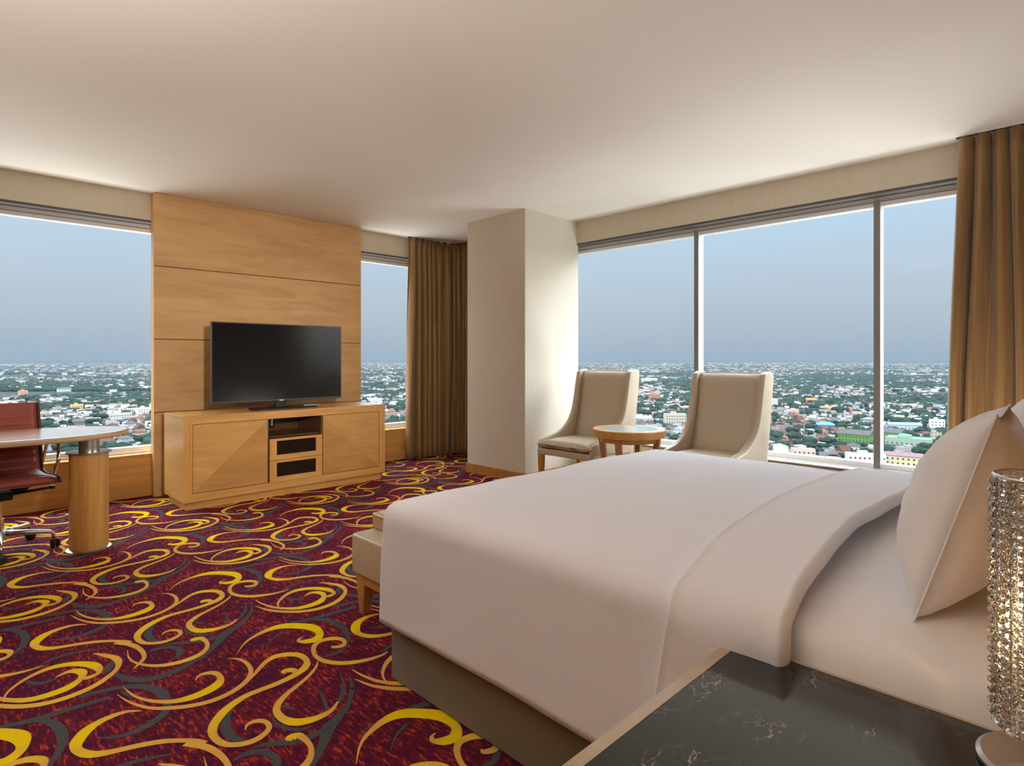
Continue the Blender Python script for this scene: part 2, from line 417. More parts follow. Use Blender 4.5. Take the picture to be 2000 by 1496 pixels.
# carpet swirl strokes of one repeat: points (x, y, width) in metres
STROKES = [
    ('Y', [(0.951, 2.595, 0.002),(0.999, 2.656, 0.009),(1.048, 2.694, 0.018),(1.129, 2.721, 0.036),(1.195, 2.714, 0.057),(1.249, 2.666, 0.063),(1.289, 2.602, 0.063),(1.289, 2.528, 0.038),(1.254, 2.484, 0.049),(1.216, 2.488, 0.049),(1.189, 2.514, 0.027),(1.197, 2.537, 0.013),(1.218, 2.543, 0.006)]),
    ('Y', [(1.412, 2.158, 0.005),(1.375, 2.152, 0.017),(1.316, 2.161, 0.029),(1.254, 2.189, 0.035),(1.21, 2.229, 0.034),(1.181, 2.286, 0.029),(1.178, 2.349, 0.021),(1.203, 2.413, 0.023),(1.242, 2.449, 0.03),(1.291, 2.443, 0.037),(1.325, 2.408, 0.033),(1.324, 2.366, 0.019),(1.299, 2.345, 0.03),(1.269, 2.359, 0.026),(1.272, 2.375, 0.004)]),
    ('Y', [(1.162, 2.294, 0.005),(1.133, 2.255, 0.013),(1.081, 2.213, 0.018),(1.021, 2.18, 0.022),(0.966, 2.152, 0.027),(0.92, 2.115, 0.029),(0.895, 2.073, 0.029),(0.892, 2.016, 0.035),(0.91, 1.97, 0.046),(0.946, 1.944, 0.044),(0.99, 1.935, 0.034),(1.036, 1.942, 0.021),(1.078, 1.973, 0.009)]),
    ('Y', [(0.907, 2.346, 0.004),(0.958, 2.397, 0.02),(1.008, 2.441, 0.027),(1.056, 2.457, 0.038),(1.099, 2.438, 0.04),(1.132, 2.395, 0.037),(1.132, 2.331, 0.027),(1.102, 2.286, 0.038),(1.054, 2.262, 0.037),(1.006, 2.252, 0.034),(0.957, 2.248, 0.033),(0.911, 2.25, 0.032),(0.856, 2.248, 0.034),(0.802, 2.228, 0.038),(0.752, 2.195, 0.04),(0.707, 2.142, 0.036),(0.689, 2.087, 0.029),(0.695, 2.027, 0.028),(0.72, 1.99, 0.028),(0.761, 1.968, 0.031),(0.802, 1.972, 0.028),(0.837, 1.998, 0.021),(0.842, 2.039, 0.022),(0.82, 2.067, 0.026),(0.792, 2.067, 0.015),(0.775, 2.044, 0.003)]),
    ('Y', [(1.065, 2.273, 0.021),(1.054, 2.305, 0.039),(1.033, 2.313, 0.039),(1.022, 2.294, 0.005)]),
    ('Y', [(0.909, 2.582, 0.004),(0.939, 2.542, 0.015),(0.949, 2.479, 0.019),(0.937, 2.411, 0.02),(0.903, 2.357, 0.026),(0.853, 2.322, 0.028),(0.799, 2.305, 0.03),(0.744, 2.305, 0.03),(0.689, 2.325, 0.029),(0.639, 2.358, 0.027),(0.592, 2.401, 0.02),(0.562, 2.452, 0.016),(0.538, 2.516, 0.009),(0.52, 2.597, 0.002)]),
    ('Y', [(0.548, 2.639, 0.002),(0.556, 2.579, 0.009),(0.572, 2.512, 0.014),(0.607, 2.447, 0.022),(0.654, 2.4, 0.032),(0.706, 2.381, 0.045),(0.76, 2.383, 0.051),(0.807, 2.404, 0.048),(0.834, 2.448, 0.025),(0.829, 2.5, 0.03),(0.8, 2.522, 0.027),(0.774, 2.517, 0.012),(0.758, 2.493, 0.002)]),
    ('Y', [(0.557, 2.415, 0.007),(0.522, 2.443, 0.02),(0.484, 2.451, 0.031),(0.439, 2.443, 0.037),(0.401, 2.42, 0.046),(0.367, 2.373, 0.047),(0.356, 2.324, 0.034),(0.374, 2.273, 0.039),(0.404, 2.244, 0.036),(0.442, 2.226, 0.031),(0.489, 2.209, 0.03),(0.551, 2.179, 0.03),(0.595, 2.145, 0.025),(0.637, 2.101, 0.025),(0.659, 2.065, 0.021)]),
    ('Y', [(0.611, 3.075, 0.031),(0.655, 3.0, 0.03),(0.672, 2.914, 0.023),(0.664, 2.835, 0.018),(0.632, 2.789, 0.015),(0.607, 2.759, 0.003)]),
    ('Y', [(0.853, 2.849, 0.021),(0.867, 2.859, 0.044),(0.891, 2.847, 0.031),(0.892, 2.777, 0.019),(0.864, 2.722, 0.025),(0.817, 2.693, 0.035),(0.751, 2.691, 0.035),(0.684, 2.724, 0.027),(0.636, 2.793, 0.015),(0.619, 2.873, 0.009),(0.631, 2.962, 0.001)]),
    ('Y', [(1.577, 3.096, 0.007),(1.608, 3.044, 0.027),(1.636, 2.972, 0.033),(1.62, 2.886, 0.022),(1.555, 2.814, 0.031),(1.482, 2.779, 0.035),(1.401, 2.776, 0.035),(1.328, 2.809, 0.032),(1.265, 2.873, 0.027),(1.222, 2.945, 0.018),(1.199, 3.034, 0.003)]),
    ('Y', [(1.228, 3.102, 0.004),(1.237, 3.024, 0.014),(1.263, 2.94, 0.022),(1.323, 2.865, 0.036),(1.383, 2.843, 0.046),(1.452, 2.851, 0.048),(1.503, 2.899, 0.029),(1.512, 2.954, 0.04),(1.481, 2.99, 0.034),(1.433, 2.976, 0.006)]),
    ('Y', [(1.272, 2.896, 0.005),(1.283, 2.957, 0.009),(1.315, 3.01, 0.016),(1.373, 3.059, 0.026),(1.441, 3.077, 0.039),(1.509, 3.045, 0.043),(1.558, 2.976, 0.046),(1.562, 2.902, 0.022),(1.524, 2.883, 0.033),(1.504, 2.898, 0.017)]),
    ('G', [(1.554, 2.665, 0.029),(1.422, 2.68, 0.033),(1.333, 2.689, 0.036),(1.227, 2.721, 0.025),(1.115, 2.727, 0.018),(1.043, 2.724, 0.007)]),
    ('G', [(1.333, 2.689, 0.024),(1.376, 2.627, 0.034),(1.392, 2.529, 0.038),(1.374, 2.434, 0.028),(1.332, 2.362, 0.021),(1.264, 2.307, 0.026),(1.195, 2.313, 0.008)]),
    ('G', [(1.18, 2.654, 0.014),(1.117, 2.625, 0.01),(1.064, 2.575, 0.004)]),
    ('G', [(1.182, 2.147, 0.004),(1.15, 2.061, 0.016),(1.113, 2.005, 0.02),(1.071, 1.964, 0.018)]),
    ('G', [(1.198, 2.105, 0.004),(1.16, 2.015, 0.016),(1.101, 1.939, 0.02),(1.026, 1.891, 0.027),(0.973, 1.867, 0.025),(0.928, 1.804, 0.024),(0.869, 1.738, 0.025),(0.826, 1.698, 0.025)]),
    ('G', [(1.068, 2.107, 0.003),(1.052, 2.032, 0.012),(1.03, 1.968, 0.014),(0.998, 1.919, 0.004)]),
    ('G', [(0.868, 2.044, 0.006),(0.865, 2.003, 0.016),(0.88, 1.951, 0.019),(0.909, 1.913, 0.018),(0.949, 1.905, 0.005)]),
    ('G', [(0.973, 1.858, 0.02),(0.92, 1.856, 0.034),(0.863, 1.869, 0.03),(0.818, 1.904, 0.032),(0.773, 1.929, 0.016),(0.743, 1.93, 0.003)]),
    ('G', [(0.924, 2.09, 0.008),(0.933, 2.07, 0.019),(0.944, 2.039, 0.008)]),
    ('G', [(0.796, 2.213, 0.005),(0.761, 2.166, 0.026),(0.734, 2.106, 0.036),(0.73, 2.041, 0.031),(0.745, 1.997, 0.024),(0.766, 1.979, 0.007)]),
    ('G', [(0.688, 1.912, 0.006),(0.724, 1.92, 0.026),(0.768, 1.896, 0.031),(0.788, 1.843, 0.028),(0.775, 1.794, 0.027),(0.748, 1.775, 0.01)]),
    ('G', [(1.156, 2.972, 0.004),(1.158, 2.979, 0.017),(1.09, 2.891, 0.02),(0.999, 2.822, 0.025),(0.931, 2.76, 0.032),(0.842, 2.685, 0.035),(0.76, 2.641, 0.038),(0.689, 2.623, 0.041),(0.632, 2.633, 0.044),(0.585, 2.68, 0.04),(0.55, 2.766, 0.022),(0.55, 2.805, 0.004)]),
    ('G', [(0.418, 2.678, 0.032),(0.49, 2.662, 0.03),(0.545, 2.642, 0.034),(0.605, 2.588, 0.039),(0.64, 2.499, 0.041),(0.638, 2.413, 0.03),(0.612, 2.345, 0.032),(0.546, 2.304, 0.037),(0.475, 2.301, 0.025),(0.415, 2.342, 0.006)]),
    ('G', [(0.536, 2.61, 0.005),(0.557, 2.55, 0.024),(0.585, 2.505, 0.008)]),
    ('G', [(0.295, 2.953, 0.012),(0.319, 2.902, 0.028),(0.355, 2.89, 0.023),(0.385, 2.902, 0.006)]),
    ('G', [(0.525, 2.804, 0.015),(0.547, 2.855, 0.032),(0.581, 2.903, 0.023),(0.597, 2.916, 0.005)]),
    ('G', [(0.327, 3.048, 0.006),(0.387, 3.09, 0.023),(0.462, 3.094, 0.024),(0.562, 3.051, 0.01)]),
]

# ------------------------------------------------------------------ room shell
H = 2.75
YA, XB = 6.17, 5.11          # inner faces of the wall with the television and of the bedside window wall
GA, GB = 6.32, 5.25          # glass planes
XL, YK = -2.2, -0.32         # the walls behind and left of the camera
SILL, HEAD = 0.385, 2.512

struct(MB().box(XL - 0.2, XB + 0.55, YK - 0.2, YA + 0.55, H, H + 0.25).build('ceiling', M['ceiling']), 'plain off-white ceiling')

# floor: carpet slab with the swirl pattern woven in as flat inlays
A_ = np.array([1.055, 0.07]); B_ = np.array([0.0, 0.965])
def catmull(P, k=6):
    P = np.array(P, float); Q = np.vstack([2 * P[0] - P[1], P, 2 * P[-1] - P[-2]]); out = []
    for i in range(1, len(Q) - 2):
        a, b, c, d = Q[i - 1], Q[i], Q[i + 1], Q[i + 2]
        for t in np.arange(k) / k:
            out.append(0.5 * (2 * b + (c - a) * t + (2 * a - 5 * b + 4 * c - d) * t * t + (3 * b - a - 3 * c + d) * t ** 3))
    out.append(Q[-2]); return np.array(out)
def build_floor():
    fx0, fx1, fy0, fy1 = XL - 0.2, XB + 0.3, YK - 0.2, YA + 0.3
    V = [(fx0, fy0, 0), (fx1, fy0, 0), (fx1, fy1, 0), (fx0, fy1, 0), (fx0, fy0, -0.3), (fx1, fy0, -0.3), (fx1, fy1, -0.3), (fx0, fy1, -0.3)]
    F = [(0, 1, 2, 3), (7, 6, 5, 4), (0, 4, 5, 1), (1, 5, 6, 2), (2, 6, 7, 3), (3, 7, 4, 0)]
    MI = [0] * 6; AT = [0.0] * 8
    ribbons = []
    for si, (kind, pts) in enumerate(STROKES):
        C = catmull(pts, 7); xy = C[:, :2]; w = np.maximum(C[:, 2] * 0.88, 0.002)
        k = np.array([0.25, 0.5, 0.25]); ws = w.copy(); ws[1:-1] = w[:-2] * .25 + w[1:-1] * .5 + w[2:] * .25
        t = np.gradient(xy, axis=0); nn = np.stack([-t[:, 1], t[:, 0]], 1) / (np.linalg.norm(t, axis=1)[:, None] + 1e-9)
        L = xy + nn * ws[:, None] / 2; R = xy - nn * ws[:, None] / 2
        ribbons.append((kind, si, L, R, xy, np.clip((ws - 0.022) / 0.020, 0, 1)))
    for kind, si, L, R, Cc, a in ribbons:
        c = Cc.mean(0)
        for i in range(-5, 6):
            for j in range(-6, 8):
                o = i * A_ + j * B_; q = c + o
                if not (fx0 + 0.7 < q[0] < fx1 - 0.3 and fy0 + 0.3 < q[1] < fy1 - 0.25): continue
                if q[0] + q[1] < 1.0: continue
                if q[0] > 1.9 and q[1] < 1.9: continue
                z = (0.0006 if kind == 'G' else 0.0014) + si * 0.00001
                b = len(V); n_ = len(L)
                hi = np.array([fx1 - 0.01, fy1 - 0.01])
                for p, r_, mpt, s in zip(L, R, Cc, a):
                    V.append((*np.minimum(p + o, hi), z)); V.append((*np.minimum(mpt + o, hi), z)); V.append((*np.minimum(r_ + o, hi), z))
                    AT.extend([s * 0.75, s, s * 0.75])
                for u in range(n_ - 1):
                    for d in (0, 1):
                        k0 = b + 3 * u + d
                        F.append((k0, k0 + 1, k0 + 4, k0 + 3)); MI.append(2 if kind == 'G' else 1)
    me = bpy.data.meshes.new('floor'); me.from_pydata(V, [], F)
    for k in ('carpet', 'carpet_swirl', 'carpet_grey'): me.materials.append(M[k])
    me.polygons.foreach_set('material_index', MI)
    at = me.attributes.new('swirl', 'FLOAT', 'POINT'); at.data.foreach_set('value', AT)
    # every inlay faces up
    nrm = np.empty(len(me.polygons) * 3, 'f'); me.polygons.foreach_get('normal', nrm)
    nz = nrm.reshape(-1, 3)[:, 2]
    import bmesh
    bm = bmesh.new(); bm.from_mesh(me); bm.faces.ensure_lookup_table()
    fl = [f for f in bm.faces if f.material_index > 0 and f.normal.z < 0]
    bmesh.ops.reverse_faces(bm, faces=fl); bm.to_mesh(me); bm.free()
    o = bpy.data.objects.new('floor', me); COL.objects.link(o)
    struct(o, 'burgundy carpet with yellow, ochre and grey swirls')
build_floor()

# walls
M['rear_wall'] = mat('brown_wall', (0.22, 0.16, 0.11), 0.8)
w = MB().box(XL, XB + 0.3, YA, YA + 0.3, HEAD, H, 0)
w.box(XL, XB + 0.3, YA, YA + 0.3, 0, SILL - 0.012, 1)
w.box(XL - 0.2, -0.3, YA, YA + 0.3, 0.0, H, 0)
w.box(4.85, XB + 0.3, YA, YA + 0.3, SILL - 0.012, HEAD, 0)
w.box(-0.3, 4.85, YA + 0.004, YA + 0.146, HEAD - 0.02, HEAD, 2)
struct(w.build('wall_left', [M['wall'], M['wood_x'], M['soffit']]), 'window wall behind the television, beige above and wood below')
w = MB().box(XB, XB + 0.3, YK - 0.2, YA, HEAD, H, 0)
w.box(XB, XB + 0.3, YK - 0.2, YA, 0, SILL - 0.012, 1)
w.box(XB, XB + 0.3, 4.6, YA, SILL - 0.012, HEAD, 0)
w.box(XB, XB + 0.3, YK - 0.2, -0.1, SILL - 0.012, HEAD, 0)
w.box(XB + 0.004, XB + 0.14, -0.1, 4.6, HEAD - 0.02, HEAD, 2)
struct(w.build('wall_right', [M['wall'], M['pillar'], M['soffit']]), 'beige window wall beside the bed')
struct(MB().box(XL - 0.2, XB + 0.3, YK - 0.2, YK, 0, H).build('wall_back', M['rear_wall']), 'brown wall behind the headboard')
struct(MB().box(XL - 0.2, XL, YK, YA, 0, H).build('wall_far_side', M['rear_wall']), 'brown wall at the far side of the room')
struct(MB().box(XL, 5.1, YA - 0.012, YA, 0, 0.115).build('baseboard_left', M['wood_x'], bevel=0.003), 'wooden baseboard under the window')
struct(MB().box(XL, 5.1, YA - 0.018, GA - 0.02, SILL - 0.012, SILL).build('trim_1', M['wood_x'], bevel=0.002), 'wooden window ledge')
struct(MB().box(XB - 0.015, GB - 0.02, -0.1, 4.1, SILL - 0.002, SILL + 0.01).build('trim_2', M['pale_ledge'], bevel=0.002), 'pale ledge of the bedside window')

# windows: frame > sill rail, head rail, mullions, panes
def window(name, horizontal, plane, a0, a1, posts, label):
    root = empty(name, (0, 0, 0)); struct(root, label)
    def bx(s0, s1, d0, d1, z0, z1, mi=0, mb=None):
        mb = mb or MB()
        return mb.box(s0, s1, plane + d0, plane + d1, z0, z1, mi) if horizontal else mb.box(plane + d0, plane + d1, s0, s1, z0, z1, mi)
    f = bx(a0, a1, -0.03, 0.05, SILL, SILL + 0.055)
    bx(a0, a1, -0.055, -0.03, SILL, SILL + 0.018, 0, f)
    bx(a0, a1, -0.03, 0.05, HEAD - 0.095, HEAD - 0.02, 0, f)
    bx(a0, a1, -0.04, -0.03, HEAD - 0.062, HEAD - 0.055, 1, f)
    bx(a0, a0 + 0.05, -0.03, 0.05, SILL, HEAD, 0, f); bx(a1 - 0.05, a1, -0.03, 0.05, SILL, HEAD, 0, f)
    f.build('window_frame', [M['frame_light'], M['frame_dark']], root, bevel=0.003)
    for p in posts:
        g = bx(p - 0.022, p + 0.022, -0.05, -0.044, SILL + 0.02, HEAD - 0.05, 1)
        bx(p - 0.022, p + 0.022, -0.044, 0.05, SILL + 0.02, HEAD - 0.05, 0, g)
        g.build('mullion', [M['frame_light'], M['frame_dark']], root)
    es = [a0 + 0.05] + sorted(posts) + [a1 - 0.05]
    for s0, s1 in zip(es[:-1], es[1:]):
        bx(s0, s1, 0.0, 0.004, SILL + 0.05, HEAD - 0.09).build('pane', M['pane'], root)
window('window_1', True, GA, -0.3, 4.85, [2.6], 'wide window behind the desk and television panel')
window('window_2', False, GB, -0.1, 4.6, [2.735, 1.238], 'wide window beside the bed with two mullions')

# pillar
p = MB().box(4.285, XB + 0.02, 4.10, 4.98, 0, H).build('wall_pillar', M['pillar']); struct(p, 'cream square pillar beside the chairs')
p = MB().box(4.270, 4.285, 4.085, 4.992, 0, 0.10).box(4.270, XB, 4.085, 4.10, 0, 0.10)
struct(p.build('baseboard_pillar', M['leg_wood'], bevel=0.002), 'orange wood baseboard around the pillar')

# ------------------------------------------------------------------ television wall panel
pr = empty('wall_panel', (2.56, 6.06, 0))
tag(pr, 'tall maple veneer panel from floor to ceiling behind the television', 'wall panel')
px0, px1 = 1.495 - 2.56, 3.60 - 2.56
MB().box(px0 + 0.004, px1 - 0.004, 0.016, 0.105, 0, H - 0.002).build('backing', M['wood_z'], pr)
for z_ in (0.76, 1.425, 2.088): MB().box(px0 + 0.006, px1 - 0.006, 0.006, 0.018, z_ - 0.006, z_ + 0.006).build('groove', M['groove'], pr)
for z0, z1 in ((0.0, 0.756), (0.764, 1.421), (1.429, 2.084), (2.092, H - 0.002)):
    MB().box(px0, px1, 0, 0.016, z0, z1).build('board', M['panel_wood'], pr, bevel=0.0012, seg=1)

# ------------------------------------------------------------------ television cabinet
cx0, cx1, cyf, cyb, cz0, cz1 = 1.517, 3.42, 5.29, 5.82, 0.07, 0.776
cb = empty('tv_cabinet', (2.4685, cyf, 0))
tag(cb, 'long low maple cabinet under the television with two plain doors', 'cabinet')
def C(x): return x - 2.4685
D = cyb - cyf
c = MB().box(C(cx0), C(cx1), 0.012, D, cz1 - 0.03, cz1, 0).box(C(cx0), C(cx1), 0.012, D, cz0, cz0 + 0.03, 0)
c.box(C(cx0), C(cx0) + 0.03, 0.012, D, cz0 + 0.03, cz1 - 0.03, 0).box(C(cx1) - 0.03, C(cx1), 0.012, D, cz0 + 0.03, cz1 - 0.03, 0)
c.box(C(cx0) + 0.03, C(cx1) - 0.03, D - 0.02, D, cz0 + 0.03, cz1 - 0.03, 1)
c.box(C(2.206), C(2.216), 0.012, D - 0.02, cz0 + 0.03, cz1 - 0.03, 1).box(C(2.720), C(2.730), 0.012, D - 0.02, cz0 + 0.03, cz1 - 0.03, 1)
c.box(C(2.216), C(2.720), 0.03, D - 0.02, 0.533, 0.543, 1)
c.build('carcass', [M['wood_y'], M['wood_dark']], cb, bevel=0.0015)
# mitred face frame
x0, x1, b1, t1 = C(cx0), C(cx1), 0.066, 0.068
f = MB()
for q, mi in (([(x0, cz1), (x1, cz1), (x1 - b1, cz1 - t1), (x0 + b1, cz1 - t1)], 0), ([(x0, cz0), (x0 + b1, cz0 + b1), (x1 - b1, cz0 + b1), (x1, cz0)], 0),
              ([(x0, cz0), (x0, cz1), (x0 + b1, cz1 - t1), (x0 + b1, cz0 + b1)], 1), ([(x1, cz0), (x1 - b1, cz0 + b1), (x1 - b1, cz1 - t1), (x1, cz1)], 1)):
    f.prism(q, 'y', -0.004, 0.012, mi)
f.build('face_frame', [M['wood_x'], M['wood_z']], cb)
MB().box(C(cx0) + 0.03, C(cx1) - 0.03, 0.03, D - 0.03, 0.0, cz0).build('plinth', M['wood_x'], cb)
for a_, b_ in ((1.58, 2.21), (2.726, 3.355)): MB().box(C(a_), C(b_), 0.0165, 0.02, cz0 + 0.05, cz1 - 0.05).build('door_recess', M['groove'], cb)
zt, zb = cz1 - t1 - 0.005, cz0 + b1 + 0.005
def cdoor(a, b, rising):
    d = MB(); mx_, mz_ = (a + b) / 2, (zt + zb) / 2
    pts = [(a, zb), (b, zb), (b, zt), (a, zt)]
    tone = (1, 1, 0, 0) if rising else (1, 0, 0, 1)
    y0, y1 = 0.0, 0.016
    for i in range(4):
        p, q = pts[i], pts[(i + 1) % 4]
        d.add([(p[0], y0, p[1]), (q[0], y0, q[1]), (mx_, y0, mz_)], [(0, 1, 2)], tone[i])
        d.add([(p[0], y0, p[1]), (p[0], y1, p[1]), (q[0], y1, q[1]), (q[0], y0, q[1])], [(0, 1, 2, 3)], 0)
    d.add([(p_[0], y1, p_[1]) for p_ in pts], [(0, 1, 2, 3)], 0)
    return d.build('door', [M['veneer_a'], M['veneer_b']], cb)
cdoor(C(1.588), C(2.202), True)
cdoor(C(2.734), C(3.349), False)
for z0, z1 in ((0.137, 0.329), (0.333, 0.527)):
    a, b = C(2.218), C(2.718); d = MB()
    r = [(a, b, z0, z0 + 0.045, 0), (a, b, z1 - 0.022, z1, 0), (a, a + 0.062, z0 + 0.045, z1 - 0.022, 1), (b - 0.062, b, z0 + 0.045, z1 - 0.022, 1)]
    for q in r: d.box(q[0], q[1], -0.012, 0.010, q[2], q[3], q[4])
    d.box(a + 0.02, b - 0.02, 0.05, 0.45, z0 + 0.01, z0 + 0.02, 2)
    dr = d.build('drawer', [M['wood_x'], M['wood_z'], M['wood_dark']], cb)
    MB().box(a + 0.06, b - 0.06, -0.004, 0.002, z0 + 0.043, z1 - 0.02).build('drawer_glass', M['dark_glass'], dr)

# things in the open niche of the cabinet
nb = empty('socket_panel', (2.36, 5.74, 0.545)); tag(nb, 'small dark connection panel in the open niche of the cabinet', 'socket panel')
MB().box(-0.12, 0.10, 0, 0.05, 0.03, 0.13).build('backplate', M['black'], nb, bevel=0.003)
for i in range(5): MB().box(-0.10 + i * 0.04, -0.085 + i * 0.04, -0.012, 0, 0.05, 0.115).build('socket', M['steel'], nb, bevel=0.001)

# television
tv = empty('television', (2.44, 5.55, cz1)); tag(tv, 'black flat screen television standing on the maple cabinet', 'television')
tw, tz0, tz1 = 0.628, 0.846 - cz1, 1.575 - cz1
MB().box(-tw, tw, -0.004, 0.03, tz0, tz1).box(-tw + 0.12, tw - 0.12, 0.03, 0.06, tz0 + 0.05, tz1 - 0.15).build('housing', M['tv_edge'], tv, bevel=0.004)
MB().box(-tw + 0.010, tw - 0.010, -0.0055, -0.004, tz0 + 0.018, tz1 - 0.010).build('screen', M['screen'], tv)
MB().box(-0.02, 0.02, -0.007, -0.004, tz0 + 0.002, tz0 + 0.013).build('logo', M['logo'], tv)
MB().prism([(-0.32, -0.09), (-0.30, -0.11), (0.30, -0.11), (0.32, -0.09), (0.27, 0.10), (-0.27, 0.10)], 'z', 0.001, 0.014).build('stand', M['black'], tv, bevel=0.004)
MB().box(-0.045, 0.045, 0.0, 0.028, 0.012, tz0 + 0.04).build('stand_neck', M['black'], tv, bevel=0.004)
rc = MB().box(-0.02, 0.02, -0.08, 0.08, 0, 0.016).build('remote_control', M['steel'], None, bevel=0.005)
rc.location = (2.70, 5.455, cz1 + 0.0146); rc.rotation_euler = (0, 0, 1.35)
tag(rc, 'slim silver remote control lying on the television stand', 'remote control')

# ------------------------------------------------------------------ desk
dk = empty('desk', (0, 4.93, 0)); tag(dk, 'pale desk with rounded end on a wooden column leg', 'desk')
out = [(-1.6, -0.36), (0.45, -0.36)]
for i in range(1, 24):
    a = -PI / 2 + PI * i / 24
    sg = 1 if math.sin(a) > 0 else -1
    out.append((0.45 + 0.605 * math.cos(a) ** 0.85, 0.365 * sg * abs(math.sin(a)) ** 1.05 - 0.0))
out += [(0.45, 0.36), (-1.6, 0.36)]
MB().prism(out, 'z', 0.722, 0.760).build('tabletop', M['desk_top'], dk, bevel=0.012, seg=4)
def column(x):
    MB().lathe([(0.108, 0.012), (0.108, 0.634)], 48, (x, -0.21, 0)).build('column_leg', M['leg_wood'] if 0 else M['wood_z'], dk, smooth=True, auto=40)
    MB().lathe([(0.126, 0.0), (0.126, 0.010), (0.112, 0.016)], 48, (x, -0.21, 0)).build('base_ring', M['steel'], dk, smooth=True, auto=30)
    MB().lathe([(0.126, 0.634), (0.126, 0.642), (0.06, 0.643)], 48, (x, -0.21, 0)).build('top_plate', M['steel'], dk, smooth=True, auto=30)
    MB().lathe([(0.057, 0.642), (0.057, 0.722)], 40, (x, -0.21, 0)).build('neck', M['steel'], dk, smooth=True, auto=30)
column(0.79); column(-0.9)

# ------------------------------------------------------------------ desk chair
dc = empty('desk_chair', (0.36, 5.02, 0), 0.06); tag(dc, 'maroon ribbed leather swivel chair with chrome base tucked under the desk', 'chair')
# continuous sling: seat then back (side profile in y,z), with horizontal ribs
prof = [(-0.29, 0.455), (-0.27, 0.478), (-0.15, 0.475), (0.0, 0.462), (0.12, 0.458), (0.20, 0.475), (0.245, 0.53), (0.27, 0.62), (0.305, 0.74), (0.345, 0.86), (0.365, 0.935)]
PC = catmull([(a, b, 0) for a, b in prof], 12)[:, :2]
Ls = np.concatenate([[0], np.cumsum(np.linalg.norm(np.diff(PC, axis=0), axis=1))])
def sling(u, v, side):
    i = v * (len(PC) - 1); i0 = int(min(i, len(PC) - 2)); f_ = i - i0
    p = PC[i0] * (1 - f_) + PC[i0 + 1] * f_; t = PC[i0 + 1] - PC[i0]; t = t / np.linalg.norm(t); nn = np.array([-t[1], t[0]])
    s = Ls[i0] * (1 - f_) + Ls[i0 + 1] * f_
    ph = (s / 0.052) % 1.0; topz = p[1] > 0.865
    bulge = 0.016 * math.sin(PI * ph) ** 0.4 if not topz else 0.008
    e = 1 - abs(2 * u - 1) ** 10
    p = p + nn * side * (0.011 + bulge * e)
    return ((u - 0.5) * 0.50, p[0], p[1])
sl = MB()
nv = len(PC) * 2
def shell(mb, fn, nu, nv, mi=0):
    b = len(mb.v)
    mb.grid(lambda u, v: fn(u, v, 1), nu, nv, mi)
    c_ = len(mb.v)
    mb.grid(lambda u, v: fn(u, v, -1), nu, nv, mi, True)
    w_ = nv + 1
    def add(q): mb.f.append(q); mb.m.append(mi)
    for i in range(nu):
        add((b + i * w_, c_ + i * w_, c_ + (i + 1) * w_, b + (i + 1) * w_))
        add((b + i * w_ + nv, b + (i + 1) * w_ + nv, c_ + (i + 1) * w_ + nv, c_ + i * w_ + nv))
    for j in range(nv):
        add((b + j, b + j + 1, c_ + j + 1, c_ + j))
        e_ = nu * w_
        add((b + e_ + j, c_ + e_ + j, c_ + e_ + j + 1, b + e_ + j + 1))
shell(sl, sling, 14, nv)
sl.build('ribbed_sling', M['red_leather'], dc, smooth=True)
for s in (-1, 1):
    x = s * 0.262
    MB().tube([(x, p[0], p[1]) for p in PC[::4]] + [(x, PC[-1][0], PC[-1][1])], 0.011, 8, sy=1.6).build('side_rail', M['chrome'] if 0 else M['red_dark'], dc, smooth=True)
    MB().tube([(s * 0.27, -0.06, 0.462), (s * 0.30, -0.055, 0.56), (s * 0.305, -0.045, 0.665), (s * 0.305, 0.02, 0.695), (s * 0.305, 0.2, 0.69), (s * 0.30, 0.27, 0.66), (s * 0.29, 0.275, 0.6), (s * 0.27, 0.255, 0.53)], 0.011, 10).build('armrest', M['chrome'], dc, smooth=True)
MB().tube([(0.20, 0.02, 0.452), (0.13, 0.02, 0.385), (-0.13, 0.02, 0.385), (-0.20, 0.02, 0.452)], 0.02, 8).build('seat_bracket', M['black'], dc, smooth=True)
MB().box(-0.06, 0.06, -0.10, 0.12, 0.345, 0.40).build('tilt_mechanism', M['black'], dc, bevel=0.01)
MB().tube([(0.05, -0.02, 0.37), (0.25, -0.04, 0.385), (0.262, -0.04, 0.386)], [0.009, 0.009, 0.009], 8).lathe([(0.016, 0), (0.016, 0.02)], 12, (0.27, -0.04, 0.377)).build('tilt_lever', M['black'], dc, smooth=True)
MB().lathe([(0.028, 0.10), (0.028, 0.22), (0.02, 0.22), (0.02, 0.35)], 20).build('gas_lift', M['chrome'], dc, smooth=True, auto=40)
MB().lathe([(0.05, 0.085), (0.045, 0.14)], 20).build('hub', M['steel'], dc, smooth=True, auto=40)
